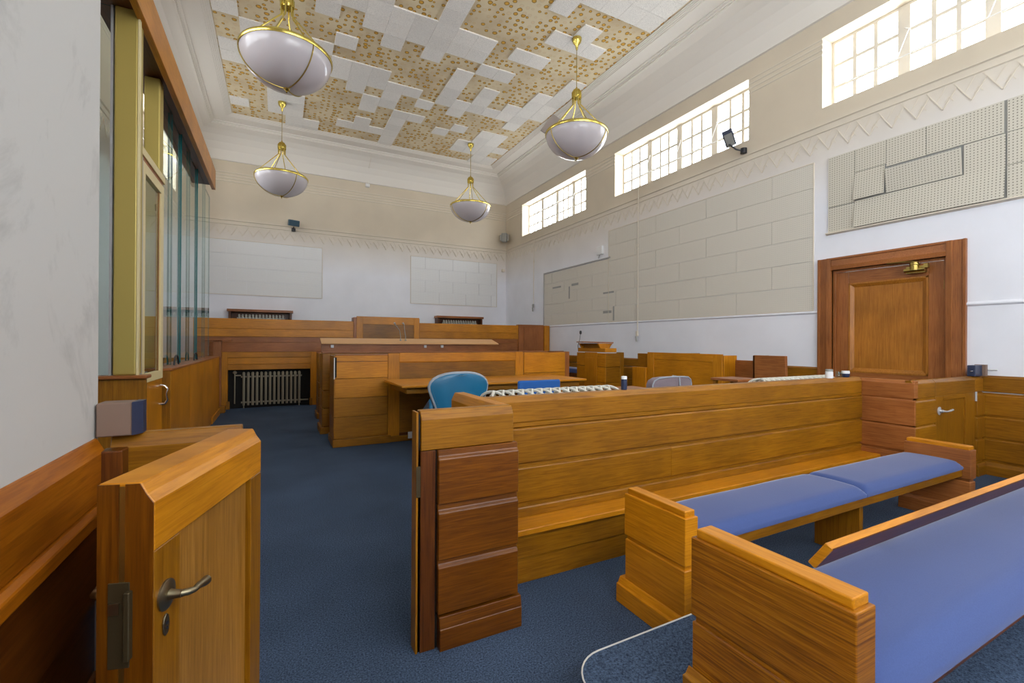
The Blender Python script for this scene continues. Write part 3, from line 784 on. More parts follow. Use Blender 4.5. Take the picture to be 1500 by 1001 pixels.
# long run
FLg = Face('X', YLg, -1)
m = MB(); m.box(X1, X2, YLg, YLg + .06, 0, 1.04); obj('core', m, W['oak_h'], part)
m = MB(); FLg.prof(m, X1 + .012, X2, [(-.075, 1.07), (-.014, 1.07), (.010, 1.035), (.010, .912), (-.075, .912)]); obj('top_rail', m, W['oak_h'], part, .003)
m = MB(); FLg.prof(m, X1 + .012, X2, [(0, .912), (.0085, .910), (.0085, .885), (0, .878)]); obj('bead', m, W['oak_h'], part)
for z0, z1, sp in ((.665, .870, ()), (.425, .630, (2.57,))):
    cuts = [X1 + .012, *sp, X2]
    for i in range(len(cuts) - 1):
        m = MB(); FLg.prof(m, cuts[i] + .001, cuts[i + 1] - .001, [(-.01, z1 + .008), (.008, z1 + .008), (.018, z1), (.018, z0), (-.01, z0)]); obj('board', m, W['oak_h'], part, .002)
m = MB(); FLg.prof(m, X1 + .012, X2, [(-.01, .395), (.008, .395), (.012, .385), (.012, .333), (-.01, .333)]); obj('plinth_strip', m, W['oak_h'], part, .002)
# ledge seat
m = MB(); m.box(X1 + .014, X2 - .001, 2.245, YLg + .0, .296, .332)
led = obj('ledge', m, W['honey_x'], part, .006, seg=2, label='honey coloured ledge along the foot of the partition')
m = MB(); m.box(X1 + .014, X2 - .001, 2.285, 2.31, .15, .296); obj('riser_board', m, W['oak_h'], part, .002)
m = MB(); m.box(X1 + .014, X2 - .001, 2.297, 2.33, 0, .147); obj('skirting', m, W['oak_h'], part, .002)
# right return, faces left
FRr = Face('Y', X2, -1)
m = MB(); m.box(X2, X2 + .07, YS, 2.66, 0, 1.03); obj('core', m, W['red_h'], part)
m = MB(); FRr.prof(m, YS - .012, YLg + .14, [(-.07, 1.062), (-.02, 1.062), (.006, 1.032), (.006, .895), (-.07, .895)]); obj('top_rail', m, W['red_h'], part, .003)
for z0, z1 in ((.645, .872), (.405, .622)):
    m = MB(); FRr.prof(m, YS - .02, YLg + .0, [(-.01, z1 + .01), (.004, z1 + .01), (.014, z1), (.014, z0), (-.01, z0)]); obj('board', m, W['red_h'], part, .002)
m = MB(); FRr.box(m, YS - .02, YLg + .0, 0, .014, .16, .38); obj('board', m, W['red_h'], part, .002)
m = MB(); FRr.prof(m, YS - .03, 2.29, [(0, .135), (.018, .135), (.03, .10), (.03, 0), (0, 0)]); obj('skirting', m, W['red_h'], part, .002)
# right front: block, gate, narrow post
FRf = Face('X', YS, -1)
m = MB(); m.box(X2 + .01, 5.66, YS, YS + .06, 0, .90); obj('core', m, W['oak_h'], part)
m = MB(); FRf.prof(m, X2 - .0, 5.66, [(-.06, 1.062), (-.02, 1.062), (.006, 1.032), (.006, .895), (-.06, .895)]); obj('top_rail', m, W['oak_h'], part, .003)
for z0, z1 in ((.645, .86), (.405, .615), (.16, .375)):
    m = MB(); FRf.prof(m, X2 - .01, 5.66, [(-.01, z1 + .01), (.004, z1 + .01), (.014, z1), (.014, z0), (-.01, z0)]); obj('board', m, W['oak_h'], part, .002)
m = MB(); FRf.prof(m, X2 - .02, 5.66, [(0, .135), (.018, .135), (.03, .10), (.03, 0), (0, 0)]); obj('skirting', m, W['oak_h'], part, .002)
pst = thing('panelled_post', 'narrow panelled oak post beside the small gate, against the right wall', 'post', (6.70, 2.03, 0))
m = MB(); m.box(6.60, 6.80, YS, YS + .06, 0, .89); obj('core', m, W['oak_h'], pst)
for z0, z1 in ((.645, .86), (.405, .615), (.16, .375)):
    m = MB(); FRf.prof(m, 6.60, 6.80, [(-.01, z1 + .01), (.008, z1 + .01), (.02, z1), (.02, z0), (-.01, z0)]); obj('board', m, W['oak_v'], pst, .003)
m = MB(); FRf.prof(m, 6.585, 6.80, [(0, .135), (.022, .135), (.035, .10), (.035, 0), (0, 0)]); obj('skirting', m, W['oak_h'], pst, .003)
g2 = thing('swing_gate', 'small closed oak gate with a lever handle, in front of the brown door', 'gate', (6.12, 2.03, 0))
m = MB(); FRf.prof(m, 6.592, 6.80, [(-.06, 1.062), (-.02, 1.062), (.006, 1.032), (.006, .895), (-.06, .895)]); obj('top_rail', m, W['oak_h'], pst, .003)
m = MB(); FRf.prof(m, 5.664, 6.59, [(-.06, 1.062), (-.02, 1.062), (.006, 1.032), (.006, .895), (-.06, .895)]); obj('top_rail', m, W['oak_h'], g2, .003)
for a0, a1 in ((5.664, 5.84), (6.36, 6.59)):
    m = MB(); FRf.box(m, a0, a1, -.05, .004, .02, .894); obj('stile', m, W['oak_v'], g2, .002)
m = MB(); FRf.box(m, 5.84, 6.36, -.05, .004, .70, .894)
m = MB(); FRf.box(m, 5.84, 6.36, -.045, -.012, .14, .85); obj('gate_panel', m, W['oak_v'], g2, .002)
m = MB(); FRf.box(m, 5.84, 6.36, -.05, .004, .02, .14); obj('bottom_rail', m, W['oak_h'], g2, .002)
m = MB(); FRf.box(m, 5.84, 6.36, -.05, .004, .85, .894); obj('cross_rail', m, W['oak_h'], g2, .002)
lever(g2, (5.75, YS - .004), (0, -1, 0), (1, 0, 0), .75, 1.5, M_GREYM, .006)
m = MB(); m.tube([(6.60, YS - .008, .80), (6.60, YS - .008, .90)], .012, 8); obj('hinge', m, M_GREYM, g2)

# box on the right gate rail
t = thing('release_box', 'small dark box with wooden back on the right hand gate rail beside the wall', 'box', (6.68, 2.03, 1.062))
m = MB(); m.box(6.56, 6.74, 1.985, 2.05, 1.0625, 1.18); obj('case', m, M_NAVY, t, .004)
m = MB(); m.box(6.745, 6.80, 1.96, 2.05, 1.0625, 1.185); obj('wooden_back', m, M_CONC, t, .002)
m = MB(); m.tube([(6.50, 2.0, 1.12), (6.56, 2.0, 1.12)], .006, 8); m.tube([(6.801, 1.99, 1.13), (6.845, 1.90, 1.13)], .006, 8); obj('bolt_rod', m, M_CHROME, t)

# ================================================================== BENCHES
def puff(name, x0, x1, y0, y1, z0, z1, mat, parent=None, round_=.05):
    """upholstered pad: rounded plan, crowned top"""
    nx_, ny_ = 40, 16
    m = MB()
    def e(t):
        return (1 - (2 * t - 1) ** 8)
    rows = []
    xs = [x0 + (x1 - x0) * (.5 - .5 * math.cos(PI * i / nx_)) for i in range(nx_ + 1)]
    ys = [y0 + (y1 - y0) * (.5 - .5 * math.cos(PI * j / ny_)) for j in range(ny_ + 1)]
    for i, X in enumerate(xs):
        for j, Y in enumerate(ys):
            dx = min(X - x0, x1 - X); dy = min(Y - y0, y1 - Y)
            d = min(dx, dy) if max(dx, dy) > round_ else min(dx, dy) * .9
            k = 1 - max(0, 1 - d / round_) ** 2.2
            q = (1 - ((Y - y0) / (y1 - y0) * 2 - 1) ** 2) * .010
            m.v.append((X, Y, z0 + .018 + (z1 - z0 - .018) * k + q * k + .0012 * math.sin(X * 9) * k))
    for i in range(nx_):
        for j in range(ny_):
            a = i * (ny_ + 1) + j; m.face([a, a + ny_ + 1, a + ny_ + 2, a + 1])
    b = len(m.v)
    border = [i * (ny_ + 1) for i in range(nx_ + 1)] + [nx_ * (ny_ + 1) + j for j in range(1, ny_ + 1)] + [i * (ny_ + 1) + ny_ for i in range(nx_ - 1, -1, -1)] + [j for j in range(ny_ - 1, 0, -1)]
    for i in border:
        v = m.v[i]; m.v.append((v[0], v[1], z0))
    n = len(border)
    for i in range(n): m.face([border[i], border[(i + 1) % n], b + (i + 1) % n, b + i])
    m.face([b + i for i in range(n)][::-1])
    return obj(name, m, mat, parent, smooth=True)
def bench_end(parent, xo, th, y0, y1, z0, ztop, zj, mat, capmat, side=-1, name='end_panel', skirt=True):
    """upright end with stepped cap, a joint groove and a skirting"""
    m = MB(); x1 = xo + th
    m.box(xo + .012, x1 - .012, y0 + .012, y1 - .012, z0, ztop - .028); o = obj(name, m, mat, parent)
    m = MB(); m.box(xo + .012, x1 - .008, y0 + .012, y1 - .012, ztop - .03, ztop); obj('cap', m, capmat, parent, .005, seg=2)
    m = MB(); m.box(xo, x1, y0, y1, zj + .004, ztop - .030); obj('upper_board', m, mat, parent, .004, seg=2)
    m = MB(); m.box(xo + .003, x1 - .003, y0 + .003, y1 - .003, z0, zj - .018); obj('lower_board', m, mat, parent, .004)
    if skirt:
        m = MB(); m.prism([(xo - .03, y0 - .0, z0), (x1, y0 - .0, z0), (x1, y0 - .0, z0 + .13), (xo - .004, y0 - .0, z0 + .13), (xo - .018, y0, z0 + .10), (xo - .03, y0, z0 + .098)], None, (0, y1 - y0 + .03, 0)); obj('skirting', m, mat, parent, .003)
bench = thing('bench', 'low oak bench with panelled ends under two blue cushions, in front of the ledge', 'bench', (3.3, 1.7, 0))
bench_end(bench, 1.668, .085, 1.475, 1.885, 0, .618, .362, W['honey_h'], W['honey_y'])
bench_end(bench, 4.80, .10, 1.475, 1.90, 0, .60, .34, W['red_h'], W['honey_y'], skirt=False)
m = MB(); m.prism([(4.76, 1.475, 0), (4.80, 1.475, 0), (4.80, 1.475, .13), (4.785, 1.475, .13), (4.772, 1.475, .10)], None, (0, .45, 0)); obj('skirting', m, W['red_h'], bench, .003)
m = MB(); m.box(1.753, 4.80, 1.54, 1.885, .385, .415); obj('seat_board', m, W['oak_x'], bench, .003)
m = MB(); m.box(1.753, 4.80, 1.525, 1.545, .36, .418); obj('front_rail', m, W['oak_h'], bench, .003)
m = MB(); m.box(3.36, 3.40, 1.56, 1.84, 0, .385); obj('centre_support', m, W['oak_v'], bench, .003)
for x0, x1, lb in ((1.76, 3.352, 'blue bench cushion nearer the camera, on the low oak bench'), (3.356, 4.79, 'blue bench cushion at the far end, nearer the right wall')):
    o = puff('bench_cushion', x0, x1, 1.515, 1.915, .419, .482, M_BLUE); tag(o, lb, 'cushion', 'blue cushions on the low bench')
pew = thing('pew', 'large near pew at the lower right with a wide blue seat and tilted back rail', 'pew', (3.6, .85, .15))
bench_end(pew, 1.29, .095, .605, 1.115, .15, .752, .447, W['ribbed'], W['honey_y'], skirt=False)
m = MB(); m.prism([(1.255, .60, .15), (1.29, .60, .15), (1.29, .60, .27), (1.285, .60, .27), (1.27, .60, .25), (1.255, .60, .248)], None, (0, .52, 0)); obj('skirting', m, W['oak_h'], pew, .003)
bench_end(pew, 6.2, .095, .605, 1.115, .15, .752, .447, W['oak_h'], W['honey_y'], skirt=False)
m = MB(); m.box(1.386, 6.2, .64, 1.08, .385, .412); obj('seat_board', m, W['dark_x'], pew)
m = MB(); m.box(1.386, 6.2, .618, .64, .375, .418); obj('front_rail', m, W['dark_h'], pew, .003)
o = puff('seat_cushion', 1.39, 6.195, .60, 1.10, .418, .50, M_BLUE, pew, .07)
Rl = [(.902, .70), (.876, .686), (.937, .592), (.963, .606)]
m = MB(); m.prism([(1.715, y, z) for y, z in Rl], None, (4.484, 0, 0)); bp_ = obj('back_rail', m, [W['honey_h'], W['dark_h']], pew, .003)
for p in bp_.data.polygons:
    if p.normal.y < -.5 or p.normal.z < -.5: p.material_index = 1  # near and under faces in darker wood: their shade put into colour
for x in (2.4, 3.6, 4.8, 5.9):
    m = MB(); m.prism([(x, .985, .606), (x, 1.01, .60), (x, 1.15, .39), (x, 1.125, .39)], None, (.05, 0, 0)); obj('bracket', m, W['oak_v'], pew)

# ================================================================== RADIATORS behind the partition
def radiator(label, x0, x1, y0, y1, z0, z1, mat, n, group=None, thick=.5, arcs=True):
    t = thing('radiator', label, 'radiator', ((x0 + x1) / 2, (y0 + y1) / 2, z0), group)
    p = (x1 - x0) / n; first = None
    for i in range(n):
        X = x0 + (i + .5) * p
        if first is None:
            m = MB(); r = p * .30
            ya, yb = y0 + r, y1 - r; zt = z1 - .03
            for yy in ((ya, yb) if y1 - y0 < .15 else (ya, (ya + yb) / 2, yb)): m.tube([(X, yy, z0 + .03), (X, yy, z1 - .05)], r, 8)
            m.tube([(X, ya, z1 - .055), (X, ya + .015, z1 - .02), (X, (ya + yb) / 2, z1 - r * .6), (X, yb - .015, z1 - .02), (X, yb, z1 - .055)], r * 1.15, 8)
            m.tube([(X, ya, z0 + .03), (X, yb, z0 + .03)], r, 8)
            if i == 0: m.tube([(X, ya, z0 + .03), (X, ya, z0)], r, 8)
            o = obj('section', m, mat, t, smooth=True); first = o; base = o.location.copy()
        else:
            o = first.copy(); C.objects.link(o); o.location = base + Vector((p * i, 0, 0))
    m = MB(); ym = (y0 + y1) / 2
    for z in (z0 + .06, z1 - .09): m.tube([(x0 - .01, ym, z), (x1 + .01, ym, z)], .018, 8)
    obj('header_pipe', m, mat, t, smooth=True)
    return t
def grille_radiator(label, x0, x1, y0, y1, ztop, n):
    """column radiator seen from above: looped section tops"""
    t = thing('radiator', label, 'radiator', ((x0 + x1) / 2, (y0 + y1) / 2, 0)); p = (x1 - x0) / n; first = None
    for i in range(n):
        X = x0 + (i + .5) * p
        if first is None:
            m = MB()
            ys = lin(y0 + .02, y1 - .02, 3)
            for yy in ys: m.tube([(X, yy, .08), (X, yy, ztop - .05)], .016, 8)
            for q in (-1, 1):
                arc = [(X + q * p * (.8 - 1.6 * k / 8), y0 + .02 + (y1 - y0 - .04) * k / 8, ztop - .06 + .06 * max(0, math.sin(PI * k / 8)) ** .6) for k in range(9)]
                m.tube(arc, .0105, 6)
            for z in (.10,): m.tube([(X, y0 + .02, z), (X, y1 - .02, z)], .02, 6)
            m.tube([(X, y0 + .02, .10), (X, y0 + .02, 0)], .014, 6); m.tube([(X, y1 - .02, .10), (X, y1 - .02, 0)], .014, 6)
            o = obj('section', m, M_RADW, t, smooth=True); first = o; base = o.location.copy()
        else:
            o = first.copy(); C.objects.link(o); o.location = base + Vector((p * i, 0, 0))
    m = MB(); ym = (y0 + y1) / 2
    for z in (.12, ztop - .10): m.tube([(x0, ym, z), (x1, ym, z)], .022, 8)
    obj('header_pipe', m, M_RADW, t, smooth=True)
grille_radiator('white column radiator top showing behind the long partition, left one near the blue chairs', 1.22, 2.24, 2.56, 2.80, 1.074, 14)
grille_radiator('white column radiator top showing behind the long partition, right one near the brown door', 3.98, 5.12, 2.56, 2.80, 1.068, 15)

def can(name, label, cat, x, y, z, r, h, body, cap, capr=None, handle=False):
    t = thing(name, label, cat, (x, y, z)); capr = capr or r
    m = MB(); m.lathe([(0, 0), (r, 0), (r * 1.03, .004), (r * 1.03, h * .72), (r * .75, h * .78), (0, h * .78)], 20, (x, y, z)); obj('body', m, body, t, smooth=True)
    m = MB(); m.lathe([(0, h * .78), (capr, h * .78), (capr, h * .97), (capr * .8, h), (0, h)], 18, (x, y, z)); obj('cap', m, cap, t, smooth=True)
    return t
ZT = 1.0705
can('spray_can', 'small dark blue spray can with a pale cap on the long partition, near the lectern', 'can', 2.163, 2.455, ZT, .020, .095, M_NAVY, M_WHITE)
can('jar', 'small white labelled jar with a dark lid on the long partition, before the brown door', 'jar', 4.72, 2.455, ZT, .032, .085, M_WHITE, M_GREYP)
t = thing('mug', 'small blue and white mug on the partition corner, before the brown door', 'mug', (5.02, 2.46, ZT))
m = MB(); m.lathe([(0, .0), (.028, 0), (.033, .01), (.035, .035), (.033, .036)], 18, (5.02, 2.46, ZT)); obj('body', m, M_NAVY, t, smooth=True)
m = MB(); m.lathe([(.033, .036), (.035, .038), (.034, .062), (.030, .062), (.028, .01), (0, .008)], 18, (5.02, 2.46, ZT)); obj('rim_band', m, M_WHITE, t, smooth=True)
m = MB(); m.tube([(5.052, 2.46, ZT + .05), (5.078, 2.455, ZT + .045), (5.08, 2.455, ZT + .025), (5.053, 2.46, ZT + .015)], .005, 8); obj('handle', m, M_WHITE, t, smooth=True)
t = thing('drinking_glass', 'small clear glass on the partition between the jar and the mug', 'glass', (4.90, 2.46, ZT))
m = MB(); m.lathe([(0, .002), (.024, .002), (.03, .06), (.028, .06), (.022, .008), (0, .007)], 18, (4.90, 2.46, ZT)); obj('tumbler', m, M_GLASS, t, smooth=True)

# ================================================================== CHAIRS
def legs4(t, x, y, hw, hd, h, mat, r=.02):
    for sx in (-1, 1):
        for sy in (-1, 1):
            m = MB(); m.tube([(x + sx * hw, y + sy * hd, h), (x + sx * (hw + .02), y + sy * (hd + .02), 0)], [r, r * .6], 8); obj('leg', m, mat, t, smooth=True)
def outline_panel(name, xc, yc, pts, curve, th, mat, parent, smooth=True):
    """upright shell from a half outline [(x,z)...] symmetric, bowed towards -y in the middle"""
    m = MB(); n = 14; R = len(pts)
    for side in (0, 1):
        for (hw, z) in pts:
            for k in range(n + 1):
                u = -1 + 2 * k / n; X = xc + hw * u
                Y = yc + curve * (u * u) * (hw / pts[R // 3][0]) + (th if side else 0) + .06 * (pts[0][1] - z) * 0
                m.v.append((X, Y, z))
    S = R * (n + 1)
    for s in (0, 1):
        for i in range(R - 1):
            for k in range(n):
                a = s * S + i * (n + 1) + k; m.face([a, a + 1, a + n + 2, a + n + 1])
    for i in range(R - 1):
        for k in (0, n):
            a = i * (n + 1) + k; m.face([a, a + n + 1, a + n + 1 + S, a + S])
    for i in (0, R - 1):
        for k in range(n):
            a = i * (n + 1) + k; m.face([a, a + 1, a + 1 + S, a + S])
    return obj(name, m, mat, parent, smooth=smooth)
ch = thing('tub_chair', 'rounded teal leather tub chair with studded pale piping at the table', 'chair', (1.77, 4.78, 0))
half = [(.20, .50), (.235, .60), (.27, .72), (.30, .80), (.325, .87), (.332, .92), (.318, .96), (.285, .995), (.235, 1.022), (.17, 1.042), (.10, 1.053), (.04, 1.056)]
outline_panel('backrest', 1.775, 4.60, half, .06, .05, M_LEATHER, ch)
edge = []
for hw, z in half: edge.append((-hw, z))
edge2 = edge + [(-x, z) for x, z in edge[::-1]]
P = [(1.775 + x, 4.60 + .06 * (abs(x) / .30) + .022, z) for x, z in edge2]
m = MB(); m.tube(P, .023, 8); obj('piping', m, M_PIPING, ch, smooth=True)
m = MB()
for i in range(len(edge2) - 1):
    for q in (0, .25, .5, .75):
        x = (edge2[i][0] * (1 - q) + edge2[i + 1][0] * q) * .92; z = .50 + (edge2[i][1] * (1 - q) + edge2[i + 1][1] * q - .50) * .955
        y = 4.60 + .06 * (abs(x) / .30) - .004
        m.lathe([(0, -.005), (.0045, -.003), (.0045, .003), (0, .005)], 6, (1.775 + x, y, z))
so = obj('studs', m, M_BRONZE, ch); so['kind'] = 'stuff'
m = MB(); m.box(1.50, 2.05, 4.64, 5.12, .33, .50); obj('seat', m, M_LEATHER, ch, .04, smooth=True, seg=3)
for sx in (-1, 1):
    m = MB(); m.prism([(1.775 + sx * .28, 4.66, .45), (1.775 + sx * .28, 5.05, .45), (1.775 + sx * .28, 5.02, .62), (1.775 + sx * .28, 4.70, .80)], None, (sx * .05, 0, 0)); obj('armrest', m, M_LEATHER, ch, .015)
legs4(ch, 1.775, 4.88, .23, .20, .34, W['dark_v'])
c2 = thing('office_chair', 'plain bright blue office chair with a low rectangular back at the table', 'chair', (2.75, 4.85, 0))
m = MB(); m.box(2.455, 3.03, 4.56, 4.60, .56, .955); obj('backrest', m, M_OFFICE, c2, .03, smooth=True, seg=3)
m = MB(); m.box(2.50, 2.98, 4.66, 5.10, .44, .50); obj('seat', m, M_OFFICE, c2, .025, smooth=True, seg=3)
m = MB(); m.tube([(2.74, 4.60, .70), (2.74, 4.62, .45), (2.74, 4.88, .42), (2.74, 4.88, .08)], .022, 10); obj('stem', m, M_BLACK, c2, smooth=True)
for k in range(5):
    a = 2 * PI * k / 5 + .3
    m = MB(); m.tube([(2.74, 4.88, .11), (2.74 + .27 * math.cos(a), 4.88 + .27 * math.sin(a), .06)], [.025, .016], 8)
    m.lathe([(0, -.02), (.022, -.015), (.022, .015), (0, .02)], 10, (2.74 + .27 * math.cos(a), 4.88 + .27 * math.sin(a), .024)); obj('base_arm', m, M_BLACK, c2, smooth=True)
c3 = thing('upholstered_chair', 'grey mauve upholstered chair with pale seam, its back showing over the partition', 'chair', (3.70, 3.6, 0))
h3 = [(.27, .50), (.285, .70), (.285, .88), (.28, .97), (.26, 1.01), (.21, 1.035), (.12, 1.045), (.04, 1.047)]
outline_panel('backrest', 3.70, 3.40, h3, .05, .09, M_GREYF, c3)
e3 = [(-x, z) for x, z in h3] + [(x, z) for x, z in h3[::-1]]
m = MB(); m.tube([(3.70 + x, 3.40 + .05 * (abs(x) / .285) ** 2, z) for x, z in e3], .008, 6); m.tube([(3.75, 3.395, .55), (3.75, 3.392, .95), (3.745, 3.40, 1.045), (3.745, 3.49, 1.05)], .008, 6); obj('piping', m, M_PIPING, c3, smooth=True)
m = MB(); m.box(3.42, 3.98, 3.48, 3.98, .34, .50); obj('seat', m, M_GREYF, c3, .03, smooth=True, seg=3)
legs4(c3, 3.70, 3.73, .23, .20, .35, W['dark_v'])

# ================================================================== TABLE
tb = thing('table', 'long wooden table with a moulded edge in front of the panelled desk', 'table', (2.6, 5.75, 0))
m = MB(); m.box(1.285, 3.94, 5.26, 6.245, .855, .882); obj('tabletop', m, W['honey_x'], tb, .005, seg=2)
m = MB(); m.box(1.31, 3.915, 5.285, 6.22, .842, .855); m.box(1.36, 3.865, 5.34, 6.165, .775, .842); obj('apron', m, W['oak_h'], tb, .004)
for x in (1.95, 3.45):
    m = MB(); m.box(x, x + .09, 5.45, 6.1, .06, .775); obj('pedestal', m, W['dark_v'], tb, .004)
    m = MB(); m.box(x - .03, x + .12, 5.38, 6.16, 0, .06); obj('foot', m, W['dark_v'], tb, .006)
t = thing('floor_socket', 'small white socket box on the skirting of the panelled desk', 'socket', (1.66, 6.31, .05))
m = MB(); m.box(1.63, 1.76, 6.285, 6.31, .04, .13); obj('faceplate', m, M_WHITE, t, .004)

# ================================================================== CLERK'S BENCH FRONT
ck = thing('panelled_desk', 'wide oak panelled desk front behind the table, boarded end blocks', 'desk', (2.5, 6.5, 0))
FC = Face('X', 6.35, -1)
m = MB(); m.box(.70, 4.30, 6.36, 6.42, 0, 1.19); m.box(.665, .72, 6.37, 6.9, 0, 1.19); m.box(4.25, 4.31, 6.37, 6.9, 0, 1.2); obj('core', m, W['oak_h'], ck)
for z0, z1, mt in ((.904, 1.205, 'honey_h'), (.645, .897, 'honey_h'), (.392, .637, 'oak_h'), (.110, .385, 'oak_h')):
    m = MB(); FC.box(m, .672, 1.355, -.02, .0, z0, z1); obj('board', m, W[mt], ck, .004)
m = MB(); FC.box(m, .68, 1.35, 0, .004, 1.125, 1.132); obj('bead', m, W['dark_h'], ck)
FCs = Face('Y', .665, -1)
for z0, z1 in ((.645, .897), (.392, .637), (.110, .385), (.904, 1.205)):
    m = MB(); FCs.box(m, 6.352, 6.9, -.02, .006, z0, z1); obj('board', m, W['oak_h'], ck, .004)
m = MB(); m.box(.645, 1.40, 6.315, 6.93, 0, .10); obj('skirting', m, W['oak_h'], ck, .006)
m = MB(); m.box(1.40, 4.33, 6.335, 6.5, 0, .08); obj('skirting', m, W['oak_h'], ck, .006)
m = MB(); m.box(.655, .668, 6.33, 6.35, .90, 1.18); obj('loose_batten', m, M_RAIL, ck, label='pale split batten at the left corner')
m = MB(); m.box(.668, .69, 6.335, 6.349, .92, 1.185); obj('split_gap', m, M_VOID, ck)
# framed middle
m = MB(); FC.box(m, 1.362, 1.52, -.02, -.002, .08, 1.235); obj('stile', m, W['honey_v'], ck, .003)
m = MB(); FC.box(m, 3.36, 3.50, -.02, -.002, .08, 1.245); obj('stile', m, W['honey_v'], ck, .003)
m = MB(); FC.prof(m, 1.52, 3.36, [(-.02, 1.24), (-.002, 1.24), (-.002, 1.115), (-.012, 1.10), (-.02, 1.10)]); obj('top_rail', m, W['honey_h'], ck, .003)
m = MB(); FC.box(m, 1.52, 3.36, -.03, -.014, .62, 1.10); obj('field_panel', m, W['honey_h'], ck, .003)
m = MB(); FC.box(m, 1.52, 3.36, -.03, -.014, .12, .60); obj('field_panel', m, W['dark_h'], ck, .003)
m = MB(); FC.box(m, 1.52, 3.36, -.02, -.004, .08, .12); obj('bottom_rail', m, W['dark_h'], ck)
for z0, z1 in ((.905, 1.235), (.645, .897), (.392, .637), (.11, .385)):
    m = MB(); FC.box(m, 3.515, 4.305, -.02, .0, z0, z1); obj('board', m, W['honey_h'], ck, .004)
m = MB(); m.box(4.31, 4.40, 6.36, 6.9, 0, 1.245); obj('end_post', m, W['red_v'], ck, .004)
m = MB(); m.box(.675, 4.30, 6.36, 6.50, 1.205, 1.222); obj('coping', m, W['red_x'], ck, .002)

def block_front(label, X0, X1, Y, ztop, side_z, mat='oak_h', cat='desk', name='panelled_desk', depth=.5):
    t = thing(name, label, cat, ((X0 + X1) / 2, Y + .2, 0)); f = Face('X', Y, -1)
    m = MB(); m.box(X0 + .02, X1, Y, Y + .05, 0, ztop - .02); m.box(X0 + .02, X0 + .07, Y, Y + depth, 0, ztop - .02); obj('core', m, W['oak_h'], t)
    for z0, z1 in side_z:
        m = MB(); f.box(m, X0, X1, -.02, .014, z0, z1); obj('board', m, W[mat], t, .003)
        m = MB(); m.box(X0 - .004, X0 + .02, Y - .004, Y + depth, z0, z1); obj('board', m, W['oak_h'], t, .003)
    m = MB(); m.box(X0 - .03, X1, Y - .03, Y + depth, 0, .10); obj('skirting', m, W['oak_h'], t, .005)
    m = MB(); m.box(X0 - .004, X1, Y - .016, Y + .07, ztop - .018, ztop); obj('coping', m, W['red_x'], t, .002)
    return t
block_front('second row oak desk front just behind the table desk, mostly hidden', .60, 4.95, 7.36, 1.235, ((.66, 1.21), (.39, .645), (.11, .38)))
jb = block_front('third row oak bench front under the sloping pale ledge', .66, 4.35, 8.82, 1.20, ((.66, 1.18), (.39, .645), (.11, .38)))
m = MB(); m.box(.70, 4.0, 8.86, 8.90, 1.20, 1.37); obj('upstand_board', m, W['red_h'], jb)
m = MB(); m.prism([(.70, 8.80, 1.365), (.70, 8.80, 1.345), (.70, 9.16, 1.44), (.70, 9.16, 1.46)], None, (3.54, 0, 0)); obj('sloping_ledge', m, plain('pale_orange_oak', (.62, .33, .12), .35), jb, .003, label='pale sloping writing ledge')  # paler orange oak than the boards below
for x in (.86, 2.60, 2.95): 
    m = MB(); m.box(x, x + .05, 8.82, 8.86, 1.28, 1.33); obj('bracket', m, M_GREYM, jb)
for xx, lb, hd in ((2.17, 'left of two thin gooseneck microphones on the sloping ledge', (2.04, 1.77)), (2.27, 'right of two thin gooseneck microphones on the sloping ledge', (2.21, 1.77))):
    t = thing('gooseneck_microphone', lb, 'microphone', (xx, 9.0, 1.42), 'microphones on the sloping ledge')
    m = MB(); m.tube([(xx, 9.0, 1.415), (xx, 9.0, 1.50), (xx - .02, 9.0, 1.62), (hd[0] + .03, 9.0, hd[1] - .04)], .006, 6); obj('neck', m, M_GREYP, t, smooth=True)
    m = MB(); m.tube([(hd[0] + .03, 9.0, hd[1] - .04), (hd[0], 8.98, hd[1])], [.012, .020], 8); obj('capsule', m, M_GREYM, t, smooth=True)
    m = MB(); m.tube([(xx, 9.0, 1.412), (xx, 9.0, 1.44)], .02, 10); obj('base', m, M_GREYP, t, smooth=True)

# ================================================================== TALL SCREEN across the room
scn = thing('panelled_screen', 'tall oak panelled screen across the far end with a raised centre panel', 'screen', (2.7, 11, 0))
YSc = 10.95; FSc = Face('X', YSc, -1)
m = MB(); m.box(-1.5, XR - .02, YSc, YSc + .06, 0, 1.82); obj('core', m, W['oak_h'], scn)
for a0, a1 in ((-1.5, 1.60), (3.07, 5.86)):
    m = MB(); FSc.prof(m, a0, a1, [(-.03, 1.86), (.02, 1.86), (.03, 1.85), (.03, 1.655), (.026, 1.65), (-.03, 1.65)]); obj('top_board', m, W['honey_h'], scn, .003)
    m = MB(); FSc.box(m, a0, a1, -.03, .03, 1.485, 1.648); obj('board', m, W['honey_h'], scn, .003)
    for z0, z1 in ((1.372, 1.482), (1.17, 1.366), (.80, 1.16), (.42, .79), (.12, .41)):
        m = MB(); FSc.box(m, a0, a1, -.03, .012, z0, z1); obj('board', m, W['red_h'], scn, .002)
m = MB(); m.box(1.55, 3.09, YSc - .06, YSc + .30, 1.0, 1.955); obj('centre_block', m, W['red_v'], scn, .002)
for q in ((1.61, 1.75, 1.1, 1.98), (2.95, 3.08, 1.1, 1.98)):
    m = MB(); FSc.box(m, q[0], q[1], .05, .075, q[2], q[3]); obj('stile', m, W['honey_v'], scn, .003)
m = MB(); FSc.box(m, 1.75, 2.95, .05, .074, 1.80, 1.98); obj('top_rail', m, W['honey_h'], scn, .003)
m = MB(); FSc.box(m, 1.75, 2.95, .05, .062, 1.1, 1.80); obj('field_panel', m, W['oak_h'], scn, .003)
m = MB(); m.box(5.86, 6.66, YSc - .05, YSc + .1, 0, 1.885); obj('pilaster', m, W['red_v'], scn, .002)
